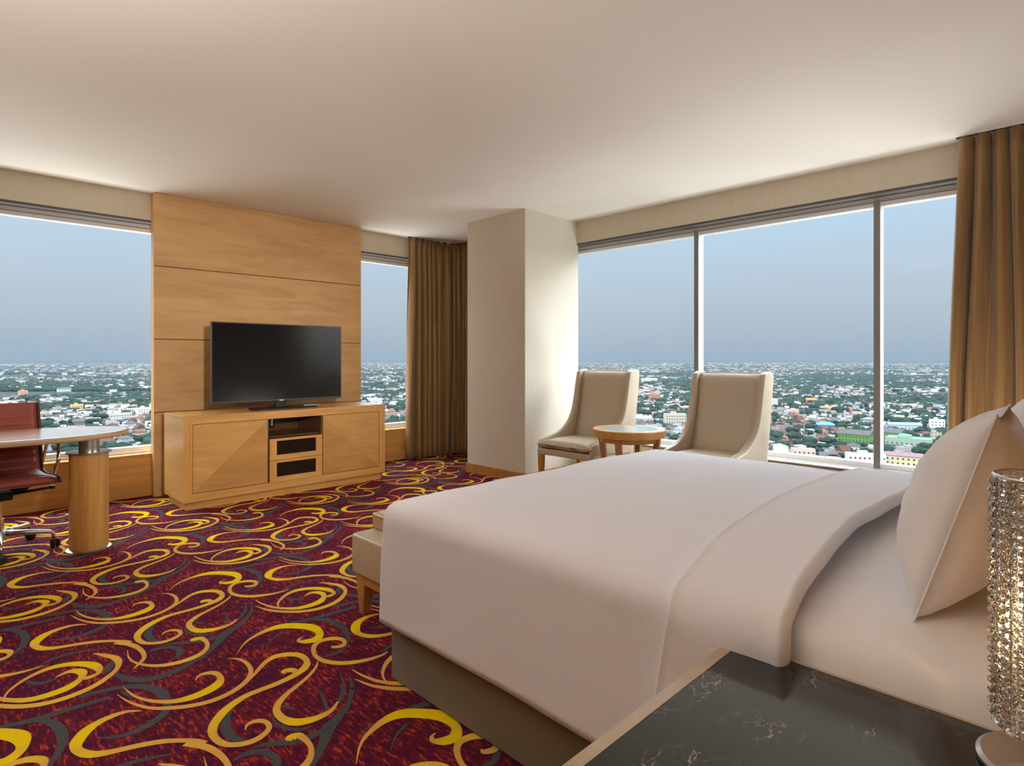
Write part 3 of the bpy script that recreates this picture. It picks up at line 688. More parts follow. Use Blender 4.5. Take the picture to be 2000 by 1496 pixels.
for k in range(5):
    a = math.radians(-24 + 72 * k); ca, sa = math.cos(a), math.sin(a)
    lg = MB().tube([(0.03 * ca, 0.03 * sa, 0.125), (0.15 * ca, 0.15 * sa, 0.118), (0.265 * ca, 0.265 * sa, 0.108), (0.285 * ca, 0.285 * sa, 0.095), (0.288 * ca, 0.288 * sa, 0.062)], [0.02, 0.017, 0.013, 0.012, 0.009], 10).build('base_arm', M['steel'], dc, smooth=True)
    T = Matrix.Translation((0.295 * ca, 0.295 * sa, 0.031)) @ Matrix.Rotation(a + 0.6, 4, 'Z') @ Matrix.Rotation(PI / 2, 4, 'Y')
    cs = MB()
    for zc in (-0.022, 0.006):
        ring = []
        for r_, z_ in ((0.018, zc), (0.03, zc + 0.003), (0.03, zc + 0.013), (0.018, zc + 0.016)):
            ring.append([T @ Vector((r_ * math.cos(2 * PI * j / 20), r_ * math.sin(2 * PI * j / 20), z_)) for j in range(20)])
        cs.loops(ring)
    cs.build('caster', M['black'], lg, smooth=True, auto=40)

# ------------------------------------------------------------------ lounge chairs and side table
def smooth_profile(pts, k=6): return [tuple(p[:2]) for p in catmull([(a, b, 0) for a, b in pts], k)]
def lounge_chair(x, y, rz, label):
    # local frame: seat opens towards -X, width along Y
    r = empty('lounge_chair', (x, y, 0), rz); tag(r, label, 'chair', 'cream leather wing chairs by the window')
    W = 0.32
    # inner back pad
    bk = MB()
    def back(u, v, s):
        z = 0.44 + v * (1.125 - 0.44)
        c_ = 0.205 + 0.15 * v + 0.02 * math.sin(PI * v)
        t = 0.045 * (1 - abs(2 * v - 1) ** 10) ** 0.5 * (1 - 0.25 * abs(2 * u - 1) ** 6) + 0.012
        return (c_ - s * t * (1.0 if s > 0 else 0.75), (u - 0.5) * 2 * (W - 0.055), z)
    shell(bk, back, 10, 18)
    bk.build('backrest', M['leather'], r, smooth=True)
    # outer back shell
    ob = MB()
    def oback(u, v, s):
        z = 0.30 + v * (1.135 - 0.30)
        c_ = 0.295 + 0.135 * v
        e = 0.012 * (1 - abs(2 * v - 1) ** 12)
        return (c_ - s * (0.02 + e), (u - 0.5) * 2 * (W - 0.01), z)
    shell(ob, oback, 6, 14)
    ob.build('outer_back', M['leather'], r, smooth=True, bevel=0)
    # side wings: profile in x,z sweeping from the top of the back to the front of the seat
    front = smooth_profile([(0.285, 1.12), (0.255, 1.00), (0.225, 0.86), (0.18, 0.72), (0.10, 0.615), (-0.02, 0.545), (-0.16, 0.515), (-0.29, 0.492)], 5)
    poly = front + [(-0.31, 0.48), (-0.31, 0.40), (0.28, 0.36), (0.318, 0.42), (0.36, 0.62), (0.405, 0.85), (0.445, 1.09), (0.44, 1.125), (0.41, 1.143), (0.33, 1.140)]
    for s in (-1, 1):
        o = MB().prism(poly, 'y', s * (W - 0.052), s * W).build('side_wing', M['leather'], r, bevel=0.014, seg=4)
        for p_ in o.data.polygons: p_.use_smooth = True
        MB().tube([(a_ - 0.003, s * (W - 0.050), b_) for a_, b_ in front], 0.004, 6).build('piping', M['leather'], o, smooth=True)
    # seat cushion
    cu = MB()
    def cush(u, v, s):
        a, b = 2 * u - 1, 2 * v - 1
        e = max(0, (1 - a ** 8)) ** 0.5 * max(0, (1 - b ** 8)) ** 0.5
        cr_ = 0.012 * max(0, 1 - a * a) * max(0, 1 - b * b)
        x_ = -0.335 + u * 0.56
        w_ = (W - 0.055) if x_ > -0.27 else W - 0.055 + 0.05 * min(1, (-0.27 - x_) / 0.04)
        z = 0.455 + s * (0.045 * e) + (cr_ if s > 0 else 0) + 0.004 * noise.noise(Vector((x_ * 9, b * 4, s)))
        return (x_, b * w_, z)
    shell(cu, cush, 28, 28)
    cu.build('seat_cushion', M['leather_seat'], r, smooth=True)
    MB().box(-0.325, 0.30, -W + 0.006, W - 0.006, 0.355, 0.412).build('seat_rail', M['leather_seat'], r, bevel=0.012, seg=3)
    for sx, sy in ((-1, -1), (-1, 1), (1, -1), (1, 1)):
        cx_, cy_ = (-0.295 if sx < 0 else 0.27), sy * (W - 0.035)
        dx = 0.05 if sx > 0 else 0.0
        lg = MB().loops([[(cx_ + dx + a * 0.015, cy_ + b * 0.015, 0.0) for a, b in ((-1, -1), (1, -1), (1, 1), (-1, 1))],
                         [(cx_ + a * 0.026, cy_ + b * 0.026, 0.357) for a, b in ((-1, -1), (1, -1), (1, 1), (-1, 1))]])
        lg.build('leg', M['leg_wood'], r, bevel=0.003)
    return r
lounge_chair(4.43, 3.46, 0.02, 'cream leather wing chair with visible seat, beside the square pillar')
lounge_chair(4.43, 2.22, -0.05, 'cream leather wing chair in front of the window mullion, seat hidden by the bed')

st_ = empty('side_table', (4.22, 2.83, 0)); tag(st_, 'small round wooden side table with glass inset between two cream chairs', 'table')
MB().lathe([(0.275, 0.592), (0.300, 0.600), (0.303, 0.655), (0.297, 0.662), (0.236, 0.662), (0.236, 0.658), (0.0005, 0.658)], 64).build('tabletop', M['wood_x'], st_, smooth=True, auto=35)
MB().lathe([(0.0005, 0.6585), (0.234, 0.6585), (0.234, 0.6615), (0.0005, 0.6615)], 64).build('glass_inset', M['table_glass'], st_, smooth=True, auto=35)
MB().lathe([(0.215, 0.555), (0.240, 0.555), (0.240, 0.593), (0.215, 0.593), (0.215, 0.555)], 48, caps=False).build('apron', M['wood_x'], st_, smooth=True, auto=35)
for k in range(4):
    a = math.radians(14 + 90 * k); ca, sa = math.cos(a), math.sin(a)
    rings = []
    for rr, z, h in ((0.225, 0.0, 0.017), (0.205, 0.25, 0.019), (0.245, 0.593, 0.025)):
        rings.append([(rr * ca + h * (p * ca - q * sa), rr * sa + h * (p * sa + q * ca), z) for p, q in ((-1, -1), (1, -1), (1, 1), (-1, 1))])
    MB().loops(rings).build('leg', M['leg_wood'], st_, bevel=0.003)

# ------------------------------------------------------------------ bench at the foot of the bed
bn = empty('bed_bench', (2.35, 2.37, 0)); tag(bn, 'beige leather bench with wooden legs at the foot of the bed', 'bench')
def rbox(name, x0, x1, y0, y1, z0, z1, m_, parent, bev=0.018, seg=4):
    o = MB().box(x0, x1, y0, y1, z0, z1).build(name, m_, parent, bevel=bev, seg=seg)
    for p_ in o.data.polygons: p_.use_smooth = True
    return o
rbox('upholstered_frame', -0.85, 0.85, -0.25, 0.25, 0.20, 0.395, M['bench_leather'], bn)
rbox('seat_cushion', -0.74, 0.74, -0.23, 0.245, 0.393, 0.478, M['bench_cushion'], bn, 0.022)
MB().tube([(-0.742, -0.21, 0.468), (-0.742, 0.225, 0.468), (-0.722, 0.247, 0.468), (0.72, 0.247, 0.468), (0.742, 0.225, 0.468), (0.742, -0.21, 0.468)], 0.0035, 6).build('piping', M['bench_cushion'], bn, smooth=True)
MB().box(-0.83, 0.83, -0.23, 0.235, 0.155, 0.20).build('rail', M['leg_wood'], bn, bevel=0.002)
for sx in (-1, 1):
    for sy in (-1, 1):
        cx_, cy_ = sx * 0.80, sy * 0.205
        MB().loops([[(cx_ + a * 0.02 , cy_ + b * 0.018, 0.0) for a, b in ((-1, -1), (1, -1), (1, 1), (-1, 1))],
                    [(cx_ + a * 0.032, cy_ + b * 0.042 - sy * 0.012, 0.20) for a, b in ((-1, -1), (1, -1), (1, 1), (-1, 1))]]).build('leg', M['leg_wood'], bn, bevel=0.003)

# ------------------------------------------------------------------ bed
BX0, BX1, BY0, BY1 = 1.30, 3.22, -0.12, 1.975
bed = empty('bed', (2.26, 0.93, 0)); tag(bed, 'large bed with taupe base and fitted white sheet beside the nightstand', 'bed')
def bl(x, y): return x - 2.26, y - 0.93
rbox('base', BX0 - 2.26, BX1 - 2.26, BY0 - 0.93, BY1 - 0.93, 0.0, 0.34, M['skirt'], bed, 0.02)
mt = MB()
def slab(u, v, s):
    a, b = 2 * u - 1, 2 * v - 1
    ea = 1 - max(0, (abs(a) - 0.94) / 0.06) ** 2; eb = 1 - max(0, (abs(b) - 0.94) / 0.06) ** 2
    e = math.sqrt(max(0, ea)) * math.sqrt(max(0, eb))
    z = 0.50 + s * 0.165 * e if s > 0 else 0.50 - 0.155 * e
    return (a * 0.965, b * 1.035 - 0.005, z + 0.004 * noise.noise(Vector((a * 3, b * 3, 0))))
def warp(t): return 0.5 - 0.5 * math.cos(PI * t) if 0 else t
mt_u = [0, .004, .010, .018, .03] + [.06 + .88 * i / 20 for i in range(21)] + [.97, .982, .99, .996, 1]
def remap(t): 
    k = t * (len(mt_u) - 1); i = int(min(k, len(mt_u) - 2)); return mt_u[i] + (mt_u[i + 1] - mt_u[i]) * (k - i)
shell(mt, lambda u, v, s: slab(remap(u), remap(v), s), len(mt_u) - 1, len(mt_u) - 1)
mt.build('mattress', M['sheet'], bed, smooth=True)
hb = MB().box(1.0 - 2.26, 3.5 - 2.26, -0.28 - 0.93, -0.16 - 0.93, 0, 1.15).build('headboard', M['wood_x'], bed, bevel=0.01)

DX0, DX1, DY1, RR = 1.325, 3.195, 1.945, 0.058
TOPZ, DROP = 0.688, 0.50
def ztop(x, y):
    a = (x - 2.26) / 0.965; b = (1.99 - y) / 1.4
    cr_ = 0.045 * (1 - min(1, abs(a)) ** 2.6) * (1 - max(0, 1 - b * 2.2) ** 3 if b < 0.45 else 1)
    return TOPZ + cr_ + 0.004 * noise.noise(Vector((x * 6 + y * 2, y * 4, 1.3))) + 0.007 * noise.noise(Vector((x * 2.1, y * 3.1, 0.3)))
def drape(x, y, extra=0.0):
    # x,y in unfolded cloth metres; beyond the top rectangle the cloth turns down the side
    px = min(max(x, DX0), DX1); py = min(y, DY1)
    ox, oy = x - px, y - py
    l = max(abs(ox), abs(oy))
    z0 = ztop(px, py)
    if l < 1e-6: return Vector((px, py, z0 + extra))
    ang = math.atan2(oy, ox)
    q = l / (RR * PI / 2)
    if q < 1:
        off = RR * math.sin(q * PI / 2); dz = RR * (1 - math.cos(q * PI / 2))
        nx_, nz_ = math.sin(q * PI / 2), math.cos(q * PI / 2)
    else:
        d = l - RR * PI / 2; off = RR + 0.012 * (d / DROP) ; dz = RR + d; nx_, nz_ = 1, 0
    k = min(1, l / 0.3)
    wv = 0.007 * k * noise.noise(Vector((x * 3.2, y * 3.2, 5.0))) + 0.004 * k * math.sin(6 * (px + py) + 1)
    off += extra * nx_ + wv
    zz = z0 + (TOPZ - z0) * min(1, l / 0.25) - dz + extra * nz_
    return Vector((px + off * math.cos(ang), py + off * math.sin(ang), zz))
dv = MB()
EX = DROP - 0.02
xs = [DX0 - EX + i * EX / 22 for i in range(22)] + [DX0 + (DX1 - DX0) * i / 44 for i in range(45)] + [DX1 + EX * (i + 1) / 22 for i in range(22)]
ys = [0.56 + (DY1 - 0.56) * i / 34 for i in range(35)] + [DY1 + EX * (i + 1) / 22 for i in range(22)]
def duv(u, v, s):
    x = xs[round(u * (len(xs) - 1))]; y = ys[round(v * (len(ys) - 1))]
    return drape(x, y, 0.004 * s)
shell(dv, duv, len(xs) - 1, len(ys) - 1)
duvet = empty('duvet', (2.26, 1.2, 0.66)); tag(duvet, 'white duvet spread over the bed with its top edge folded back', 'duvet')
def unroot(o, root):
    o.parent = root; o.location = (-root.location[0], -root.location[1], -root.location[2]); return o
unroot(dv.build('cover', M['linen'], None, smooth=True), duvet)
F1 = [(0.8, 0.77), (1.05, 0.765), (1.25, 0.735), (1.39, 0.754), (1.64, 0.80), (2.03, 0.826), (2.65, 0.847), (3.27, 0.834), (3.8, 0.82)]
F2 = [(0.8, 0.475), (1.05, 0.468), (1.25, 0.46), (1.43, 0.492), (1.60, 0.512), (2.02, 0.54), (2.41, 0.529), (2.86, 0.517), (3.8, 0.52)]
def lerp(T, x): return float(np.interp(x, [t[0] for t in T], [t[1] for t in T]))
fb = MB()
def fold(u, v, s):
    x = xs[round(u * (len(xs) - 1))]
    vv = 0.5 - 0.5 * math.cos(PI * v)
    y = lerp(F2, x) * (1 - vv) + lerp(F1, x) * vv + 0.004 * noise.noise(Vector((x * 5, vv * 2, 9)))
    e = max(0, 1 - abs(2 * vv - 1) ** 18) ** 0.5
    if s > 0: ex = 0.002 + 0.026 * e + 0.004 * noise.noise(Vector((x * 5 + y * 3, y * 9 - x * 3, 2))) + 0.007 * math.exp(-((vv - 0.955) / 0.03) ** 2) + 0.004 * math.exp(-((vv - 0.05) / 0.03) ** 2)
    else: ex = 0.001 if y > 0.55 else -0.010
    return drape(x, y, ex)
shell(fb, fold, len(xs) - 1, 40)
unroot(fb.build('folded_edge', M['linen'], None, smooth=True), duvet)

# pillows
def pillow(name, c, w, h, t, tilt, yaw, roll, seed, label):
    mb = MB()
    def fn(u, v, s):
        a, b = 2 * u - 1, 2 * v - 1
        # corners stay pointed, edges pull in between them
        x = a * (w / 2) * (1 - 0.07 * (1 - b * b)); z = b * (h / 2) * (1 - 0.09 * (1 - a * a))
        th = t / 2 * max(0, 1 - abs(a) ** 3.2) ** 0.62 * max(0, 1 - abs(b) ** 2.6) ** 0.62
        wr = 0.008 * noise.noise(Vector((a * 2.4 + seed, b * 2.4, s * 2))) + 0.004 * noise.noise(Vector((a * 6, b * 6 + seed, s)))
        sag = 0.02 * (1 - a * a) * (1 - b)  # fuller towards the bottom
        return (x, s * (th + (wr + sag * 0.5) * (1 if th > 0.012 else th / 0.012)), z)
    shell(mb, fn, 40, 32)
    r = empty(name, c); tag(r, label, 'pillow', 'white pillows leaning at the head of the bed')
    r.rotation_euler = (tilt, roll, yaw)
    mb.build('pillowcase', M['pillow'], r, smooth=True)
    pts = []
    for i in range(160):
        k = i / 40; sd = int(k); f_ = (k - sd) * 2 - 1
        a, b = ((f_, -1), (1, f_), (-f_, 1), (-1, -f_))[sd]
        pts.append((a * (w / 2) * (1 - 0.07 * (1 - b * b)) , 0, b * (h / 2) * (1 - 0.09 * (1 - a * a))))
    MB().tube(pts + [pts[0]], 0.0022, 6).build('seam', M['pillow'], r, smooth=True)
    return r
TILT = math.radians(17)
pillow('pillow', (1.945, 0.252, 0.888), 0.74, 0.49, 0.225, TILT, 0.06, 0.03, 1.3, 'white pillow leaning upright beside the crystal lamp, nearest the nightstand')
pillow('pillow', (2.86, 0.20, 0.905), 0.74, 0.52, 0.20, TILT, -0.02, 0.0, 4.1, 'white pillow whose top shows behind the nearest pillow, by the curtain')

# ------------------------------------------------------------------ nightstand
ns = empty('nightstand', (0.92, 0.27, 0)); tag(ns, 'nightstand with black marble top and pale wood border in the foreground', 'nightstand')
nx0, nx1, ny0, ny1, nz = 0.5 - 0.92, 1.293 - 0.92, -0.22 - 0.27, 0.594 - 0.27, 0.62
MB().box(nx0 + 0.02, nx1 - 0.02, ny0 + 0.0, ny1 - 0.02, 0.06, nz - 0.05).build('body', M['wood_z'], ns, bevel=0.003)
MB().box(nx0 + 0.05, nx1 - 0.05, ny0 + 0.03, ny1 - 0.05, 0.0, 0.06).build('plinth', M['wood_x'], ns)
for z0 in (0.10, 0.33):
    dr = MB().box(nx0 + 0.04, nx1 - 0.04, ny1 - 0.02, ny1 - 0.002, z0, z0 + 0.21).build('drawer', M['wood_x'], ns, bevel=0.003)
    MB().tube([(-0.08, ny1 - 0.002, z0 + 0.12), (-0.08, ny1 + 0.02, z0 + 0.12), (0.08, ny1 + 0.02, z0 + 0.12), (0.08, ny1 - 0.002, z0 + 0.12)], 0.005, 8).build('handle', M['chrome'], dr, smooth=True)
bw = 0.024
f = MB()
for q in ([(nx0, ny0), (nx1, ny0), (nx1 - bw, ny0 + bw), (nx0 + bw, ny0 + bw)], [(nx0, ny1), (nx0 + bw, ny1 - bw), (nx1 - bw, ny1 - bw), (nx1, ny1)],
          [(nx0, ny0), (nx0 + bw, ny0 + bw), (nx0 + bw, ny1 - bw), (nx0, ny1)], [(nx1, ny0), (nx1, ny1), (nx1 - bw * 0.35, ny1 - bw), (nx1 - bw * 0.35, ny0 + bw)]):
    f.prism(q, 'z', nz - 0.05, nz)
M['trim_wood'] = wood('pale_trim_wood', (0.50, 0.39, 0.28), (0.44, 0.33, 0.22), (8, 8, 20), rough=0.3)
f.build('wood_border', M['trim_wood'], ns)
MB().box(nx0 + bw * 0.98, nx1 - bw * 0.36, ny0 + bw, ny1 - bw * 0.98, nz - 0.03, nz - 0.0008).build('marble_slab', M['marble'], ns)

# ------------------------------------------------------------------ crystal lamp
LX, LY, LR = 1.211, 0.056, 0.069
lp = empty('table_lamp', (LX, LY, nz)); tag(lp, 'crystal bead cylinder lamp with chrome base on the marble nightstand', 'lamp')
MB().lathe([(0.086, 0.0), (0.092, 0.004), (0.092, 0.009), (0.086, 0.014), (0.02, 0.015), (0.0005, 0.015)], 64).build('base', M['steel'], lp, smooth=True, auto=35)
def ring_mb(r, z, th, n=56):
    return MB().tube([(r * math.cos(2 * PI * i / n), r * math.sin(2 * PI * i / n), z) for i in range(n + 1)], th, 8)
zlo, zhi = 0.068, 0.448
ring_mb(LR, zhi, 0.0032).build('top_rim', M['chrome'], lp, smooth=True)
ring_mb(LR, zlo, 0.0028).build('bottom_rim', M['chrome'], lp, smooth=True)
for z in (0.15, 0.25, 0.35): ring_mb(LR - 0.012, z, 0.0012, 40).build('inner_hoop', M['steel'], lp, smooth=True)
for k in range(4):
    a = PI / 4 + k * PI / 2 + 2.6
    MB().tube([((LR - 0.001) * math.cos(a), (LR - 0.001) * math.sin(a), zlo), ((LR - 0.001) * math.cos(a), (LR - 0.001) * math.sin(a), zhi)], 0.0016, 6).build('upright', M['chrome'], lp, smooth=True)
MB().tube([(0, 0, 0.012), (0, 0, 0.16)], 0.006, 10).tube([(0, 0, 0.075), (LR, 0, zlo)], 0.0015, 6).tube([(0, 0, 0.075), (-LR * .5, LR * .866, zlo)], 0.0015, 6).tube([(0, 0, 0.075), (-LR * .5, -LR * .866, zlo)], 0.0015, 6).build('stem', M['chrome'], lp, smooth=True)
for k, (ax, ay) in enumerate(((0.012, 0.01), (-0.014, -0.008))):
    MB().lathe([(0.0005, 0.155 + 0.03 * k), (0.007, 0.16 + 0.03 * k), (0.009, 0.19 + 0.03 * k), (0.006, 0.215 + 0.03 * k), (0.0005, 0.225 + 0.03 * k)], 16, (ax, ay, 0.02), caps=False).build('bulb', M['bulb'], lp, smooth=True)
ld = bpy.data.lights.new('lamp_bulb_light', 'POINT'); ld.energy = 1.6; ld.color = (1, 0.6, 0.3); ld.shadow_soft_size = 0.02
lo = bpy.data.objects.new('lamp_bulb_light', ld); COL.objects.link(lo); lo.location = (LX, LY, nz + 0.26)
def bead(mb, c, r, ang):
    ca, sa = math.cos(ang), math.sin(ang); b = []
    rings = [(0.0, 1.0, 1), (0.72, 0.72, 8), (1.0, 0.18, 8), (1.0, -0.18, 8), (0.72, -0.72, 8), (0.0, -1.0, 1)]
    R = [[(c[0] + r * q * math.cos(2 * PI * j / 8 + ang), c[1] + r * q * math.sin(2 * PI * j / 8 + ang), c[2] + r * h * 0.92) for j in range(8)] for q, h in ((0.4, 0.9), (0.85, 0.5), (1.0, 0.0), (0.85, -0.5), (0.4, -0.9))]
    mb.loops(R)
NS, NB = 28, 24
for i in range(NS):
    a = 2 * PI * i / NS; mb = MB()
    rr = LR + (0.001 if i % 2 else -0.004)
    for j in range(NB):
        z = zhi - 0.011 - j * (zhi - zlo - 0.014) / (NB - 1)
        bead(mb, (rr * math.cos(a), rr * math.sin(a), z), 0.0077, a + 0.3 * rnd.random())
    s_ = mb.build('crystal_strand', M['crystal'], lp)
    MB().tube([((rr + 0.0) * math.cos(a), rr * math.sin(a), zlo), (rr * math.cos(a), rr * math.sin(a), zhi)], 0.0006, 5).build('wire', M['steel'], s_)

# ------------------------------------------------------------------ curtains
def curtain(name, path, label, z0, z1, seed, wl_=0.105, amp=0.04, flare=0.0, rng=None):
    P_ = np.array(path, float); seg = np.linalg.norm(np.diff(P_, axis=0), axis=1); cum = np.concatenate([[0], np.cumsum(seg)]); T = cum[-1]
    def at(s):
        s = min(max(s, 0), T); i = int(min(np.searchsorted(cum, s, side='right') - 1, len(seg) - 1)); f_ = (s - cum[i]) / seg[i]
        p = P_[i] * (1 - f_) + P_[i + 1] * f_
        # smoothed tangent round corners
        def tt(q): 
            q = min(max(q, 0.001), T - 0.001); k = int(min(np.searchsorted(cum, q, side='right') - 1, len(seg) - 1)); return (P_[k + 1] - P_[k]) / seg[k]
        t = tt(s - 0.05) + tt(s) + tt(s + 0.05); t /= np.linalg.norm(t)
        return p, t
    nu = int(T / 0.006); nv = 26
    def fn(u, v, s_):
        s = u * T; p, t = at(s); n_ = np.array([-t[1], t[0]])
        ph = s / wl_ + 0.85 * noise.noise(Vector((s * 3.6, seed, v * 0.7))) + 0.22 * noise.noise(Vector((s * 11, seed + 5, v * 1.3)))
        A = amp * (0.55 + 0.45 * min(1, v * 5)) * (0.85 + 0.8 * noise.noise(Vector((s * 7, seed + 3, v * 1.2))))
        q = math.sin(2 * PI * ph); q = math.copysign(abs(q) ** 0.75, q)
        o = A * q + 0.008 * math.sin(4 * PI * ph + 1 + v)
        sh = 0.018 * math.sin(2 * PI * ph + 1.2) + flare * (v - 0.0) * (u - 0.5) * 2
        p = p + n_ * (o + s_ * 0.0015) + t * sh
        return (p[0], p[1], z1 - v * (z1 - z0))
    mb = MB(); shell(mb, fn, nu, nv)
    r = empty(name, (path[0][0], path[0][1], z0)); tag(r, label, 'curtain')
    unroot(mb.build('drape', M['curtain'], None, smooth=True), r)
    tp = [(p[0], p[1], H - 0.006) for p in path]
    unroot(MB().tube(tp, 0.006, 6).build('track', M['black'], None), r)
curtain('curtain', [(4.25, 6.06), (4.85, 6.06), (4.96, 6.03), (5.0, 5.93), (5.0, 5.06)], 'brown silk curtain drawn into the room corner left of the pillar', 0.012, H - 0.012, 2.0, wl_=0.088, amp=0.046, flare=0.03)
curtain('curtain', [(4.99, 0.715), (4.99, -0.10)], 'brown silk curtain at the right edge beside the pillows', 0.012, H - 0.012, 7.0, wl_=0.085, amp=0.055, flare=0.06)
HAZE_COL = (0.70, 0.86, 1.0)
HAZE_D = 0.20 / 7500
HAZE_A = 0.80 / 7500

# ------------------------------------------------------------------ the city far below
GZ = -84.0
rg = np.random.default_rng(11)
def facade_mat(name, use_attr):
    m = mat(name, (0.6, 0.6, 0.6), 0.9); n, l, b = nodes(m)
    if use_attr:
        src = n.new('ShaderNodeAttribute'); src.attribute_name = 'col'; col = src.outputs['Color']
    else:
        src = n.new('ShaderNodeObjectInfo'); col = src.outputs['Color']
    tc = n.new('ShaderNodeTexCoord'); sp = n.new('ShaderNodeSeparateXYZ'); l.new(tc.outputs['Object'], sp.inputs[0])
    ge = n.new('ShaderNodeNewGeometry'); sn = n.new('ShaderNodeSeparateXYZ'); l.new(ge.outputs['Normal'], sn.inputs[0])
    def M_(op, a, b_=None):
        k = n.new('ShaderNodeMath'); k.operation = op
        for i, q in enumerate((a, b_)):
            if q is None: continue
            if isinstance(q, (int, float)): k.inputs[i].default_value = q
            else: l.new(q, k.inputs[i])
        return k.outputs[0]
    xy = M_('ADD', sp.outputs['X'], sp.outputs['Y'])
    fx = M_('FRACT', M_('DIVIDE', xy, 3.1)); fz = M_('FRACT', M_('DIVIDE', sp.outputs['Z'], 3.2))
    wx = M_('MULTIPLY', M_('GREATER_THAN', fx, 0.3), M_('LESS_THAN', fx, 0.68))
    wz = M_('MULTIPLY', M_('GREATER_THAN', fz, 0.35), M_('LESS_THAN', fz, 0.75))
    nz_ = M_('LESS_THAN', M_('ABSOLUTE', sn.outputs['Z']), 0.3)
    wm = M_('MULTIPLY', M_('MULTIPLY', wx, wz), nz_)
    wm = M_('MULTIPLY', wm, 0.75)
    mx = n.new('ShaderNodeMixRGB'); l.new(wm, mx.inputs[0]); l.new(col, mx.inputs[1]); mx.inputs[2].default_value = (0.03, 0.035, 0.04, 1)
    l.new(mx.outputs[0], b.inputs['Base Color'])
    return m
M['facade'] = facade_mat('painted_facade', False)
M['facade_far'] = facade_mat('far_facades', True)
def attr_mat(name):
    m = mat(name, (0.1, 0.1, 0.1), 0.95); n, l, b = nodes(m)
    s = n.new('ShaderNodeAttribute'); s.attribute_name = 'col'; l.new(s.outputs['Color'], b.inputs['Base Color']); return m
M['tree_far'] = attr_mat('far_foliage')
M['roof_grey'] = mat('weathered_grey_roof', (0.068, 0.062, 0.062), 0.9)
M['roof_flat'] = mat('pale_concrete_roof', (0.161, 0.155, 0.149), 0.9)
M['roof_rust'] = mat('rusty_red_roof', (0.081, 0.037, 0.028), 0.9)
M['roof_zinc'] = mat('zinc_roof', (0.149, 0.167, 0.186), 0.7)
M['foliage'] = mat('dark_foliage', (0.018, 0.045, 0.026), 0.95)
n, l, b = nodes(M['foliage'])
l.new(ramp(M['foliage'], noise_tex(M['foliage'], coords(M['foliage'], (1, 1, 1)), 0.7, 4), [(0.35, (0.006, 0.014, 0.010)), (0.7, (0.020, 0.042, 0.022))]), b.inputs['Base Color'])
m = M['ground'] = mat('distant_ground', (0.05, 0.06, 0.055), 1.0)
n, l, b = nodes(m)
g1 = noise_tex(m, coords(m, (1, 1, 1)), 0.035, 6, 0.7)
l.new(ramp(m, g1, [(0.35, (0.008, 0.02, 0.014)), (0.5, (0.022, 0.03, 0.024)), (0.62, (0.07, 0.065, 0.06)), (0.75, (0.12, 0.11, 0.10))]), b.inputs['Base Color'])
gr = MB().box(-9000, 42000, -9000, 42000, GZ - 2, GZ).build('city_ground', M['ground']); tag(gr, 'flat green and grey land under the city outside', 'ground', kind='structure')

WALLS = [(0.80, 0.76, 0.70), (0.86, 0.84, 0.80), (0.72, 0.66, 0.56), (0.60, 0.56, 0.50), (0.66, 0.52, 0.40), (0.50, 0.50, 0.50), (0.80, 0.70, 0.52), (0.55, 0.66, 0.62), (0.62, 0.34, 0.24), (0.86, 0.86, 0.86), (0.42, 0.40, 0.38), (0.70, 0.62, 0.58)]
ROOFS = [(0.16, 0.15, 0.15), (0.22, 0.12, 0.09), (0.34, 0.33, 0.32), (0.40, 0.42, 0.45), (0.12, 0.11, 0.12), (0.26, 0.16, 0.12), (0.5, 0.5, 0.5), (0.15, 0.11, 0.10)]
def ang_px(x, y): return 1000 + 1158 * (x - y) / (x + y)
def seen(x, y):
    u = ang_px(x, y)
    return (u < 292) & (u > -10) | (u > 708) & (u < 800) | (u > 1132) & (u < 1850)
def cells(r0, r1, cell):
    g = np.arange(0, r1 / 0.7, cell)
    X, Y = np.meshgrid(g - 0.35 * r1, g - 0.35 * r1)
    X = X.ravel() + rg.uniform(-.35, .35, X.size) * cell; Y = Y.ravel() + rg.uniform(-.35, .35, Y.size) * cell
    d = (X + Y) / 2 ** 0.5; r = np.hypot(X, Y)
    lat = np.abs(X - Y) / 2 ** 0.5
    k = (d > r0) & (d <= r1) & (lat < d * 1.05)
    return X[k], Y[k]
def density(X, Y):
    return np.array([noise.noise(Vector((x / 170, y / 170, 0))) * 0.7 + noise.noise(Vector((x / 480, y / 480, 4))) * 0.8 for x, y in zip(X, Y)])
B_ALL, T_ALL = [], []      # x y w d h rot kind
for r0, r1, cell, lo, hi, hl, hh in ((230, 1500, 14.5, 6, 12, 3, 9), (1500, 3000, 20, 7, 15, 3.5, 9), (3000, 6000, 38, 10, 24, 5, 12), (6000, 11000, 85, 20, 46, 7, 15)):
    X, Y = cells(r0, r1, cell)
    Dn = density(X, Y) if r1 < 7000 else rg.uniform(-.4, .4, X.size)
    nearness = 0.0 if r0 > 1000 else 0.0
    isb = rg.uniform(0, 1, X.size) < np.clip(0.60 - 1.3 * Dn, 0.08, 0.92)
    for x, y, q, dn in zip(X, Y, isb, Dn):
        if q: B_ALL.append((x, y, rg.uniform(lo, hi), rg.uniform(lo, hi), hl + (hh - hl) * rg.uniform(0, 1) ** 2.2, rg.choice([0.25, 0.25, 0.32, -0.5]) + rg.uniform(-.08, .08), rg.integers(0, 1000)))
        if (not q) or rg.uniform() < 0.42:
            s = cell * rg.uniform(0.28, 0.5) * (1.25 if not q else 0.8)
            T_ALL.append((x + cell * .3, y + cell * .3, s, min(s, 9) * rg.uniform(0.8, 1.25)))
B_ALL = np.array(B_ALL); T_ALL = np.array(T_ALL)
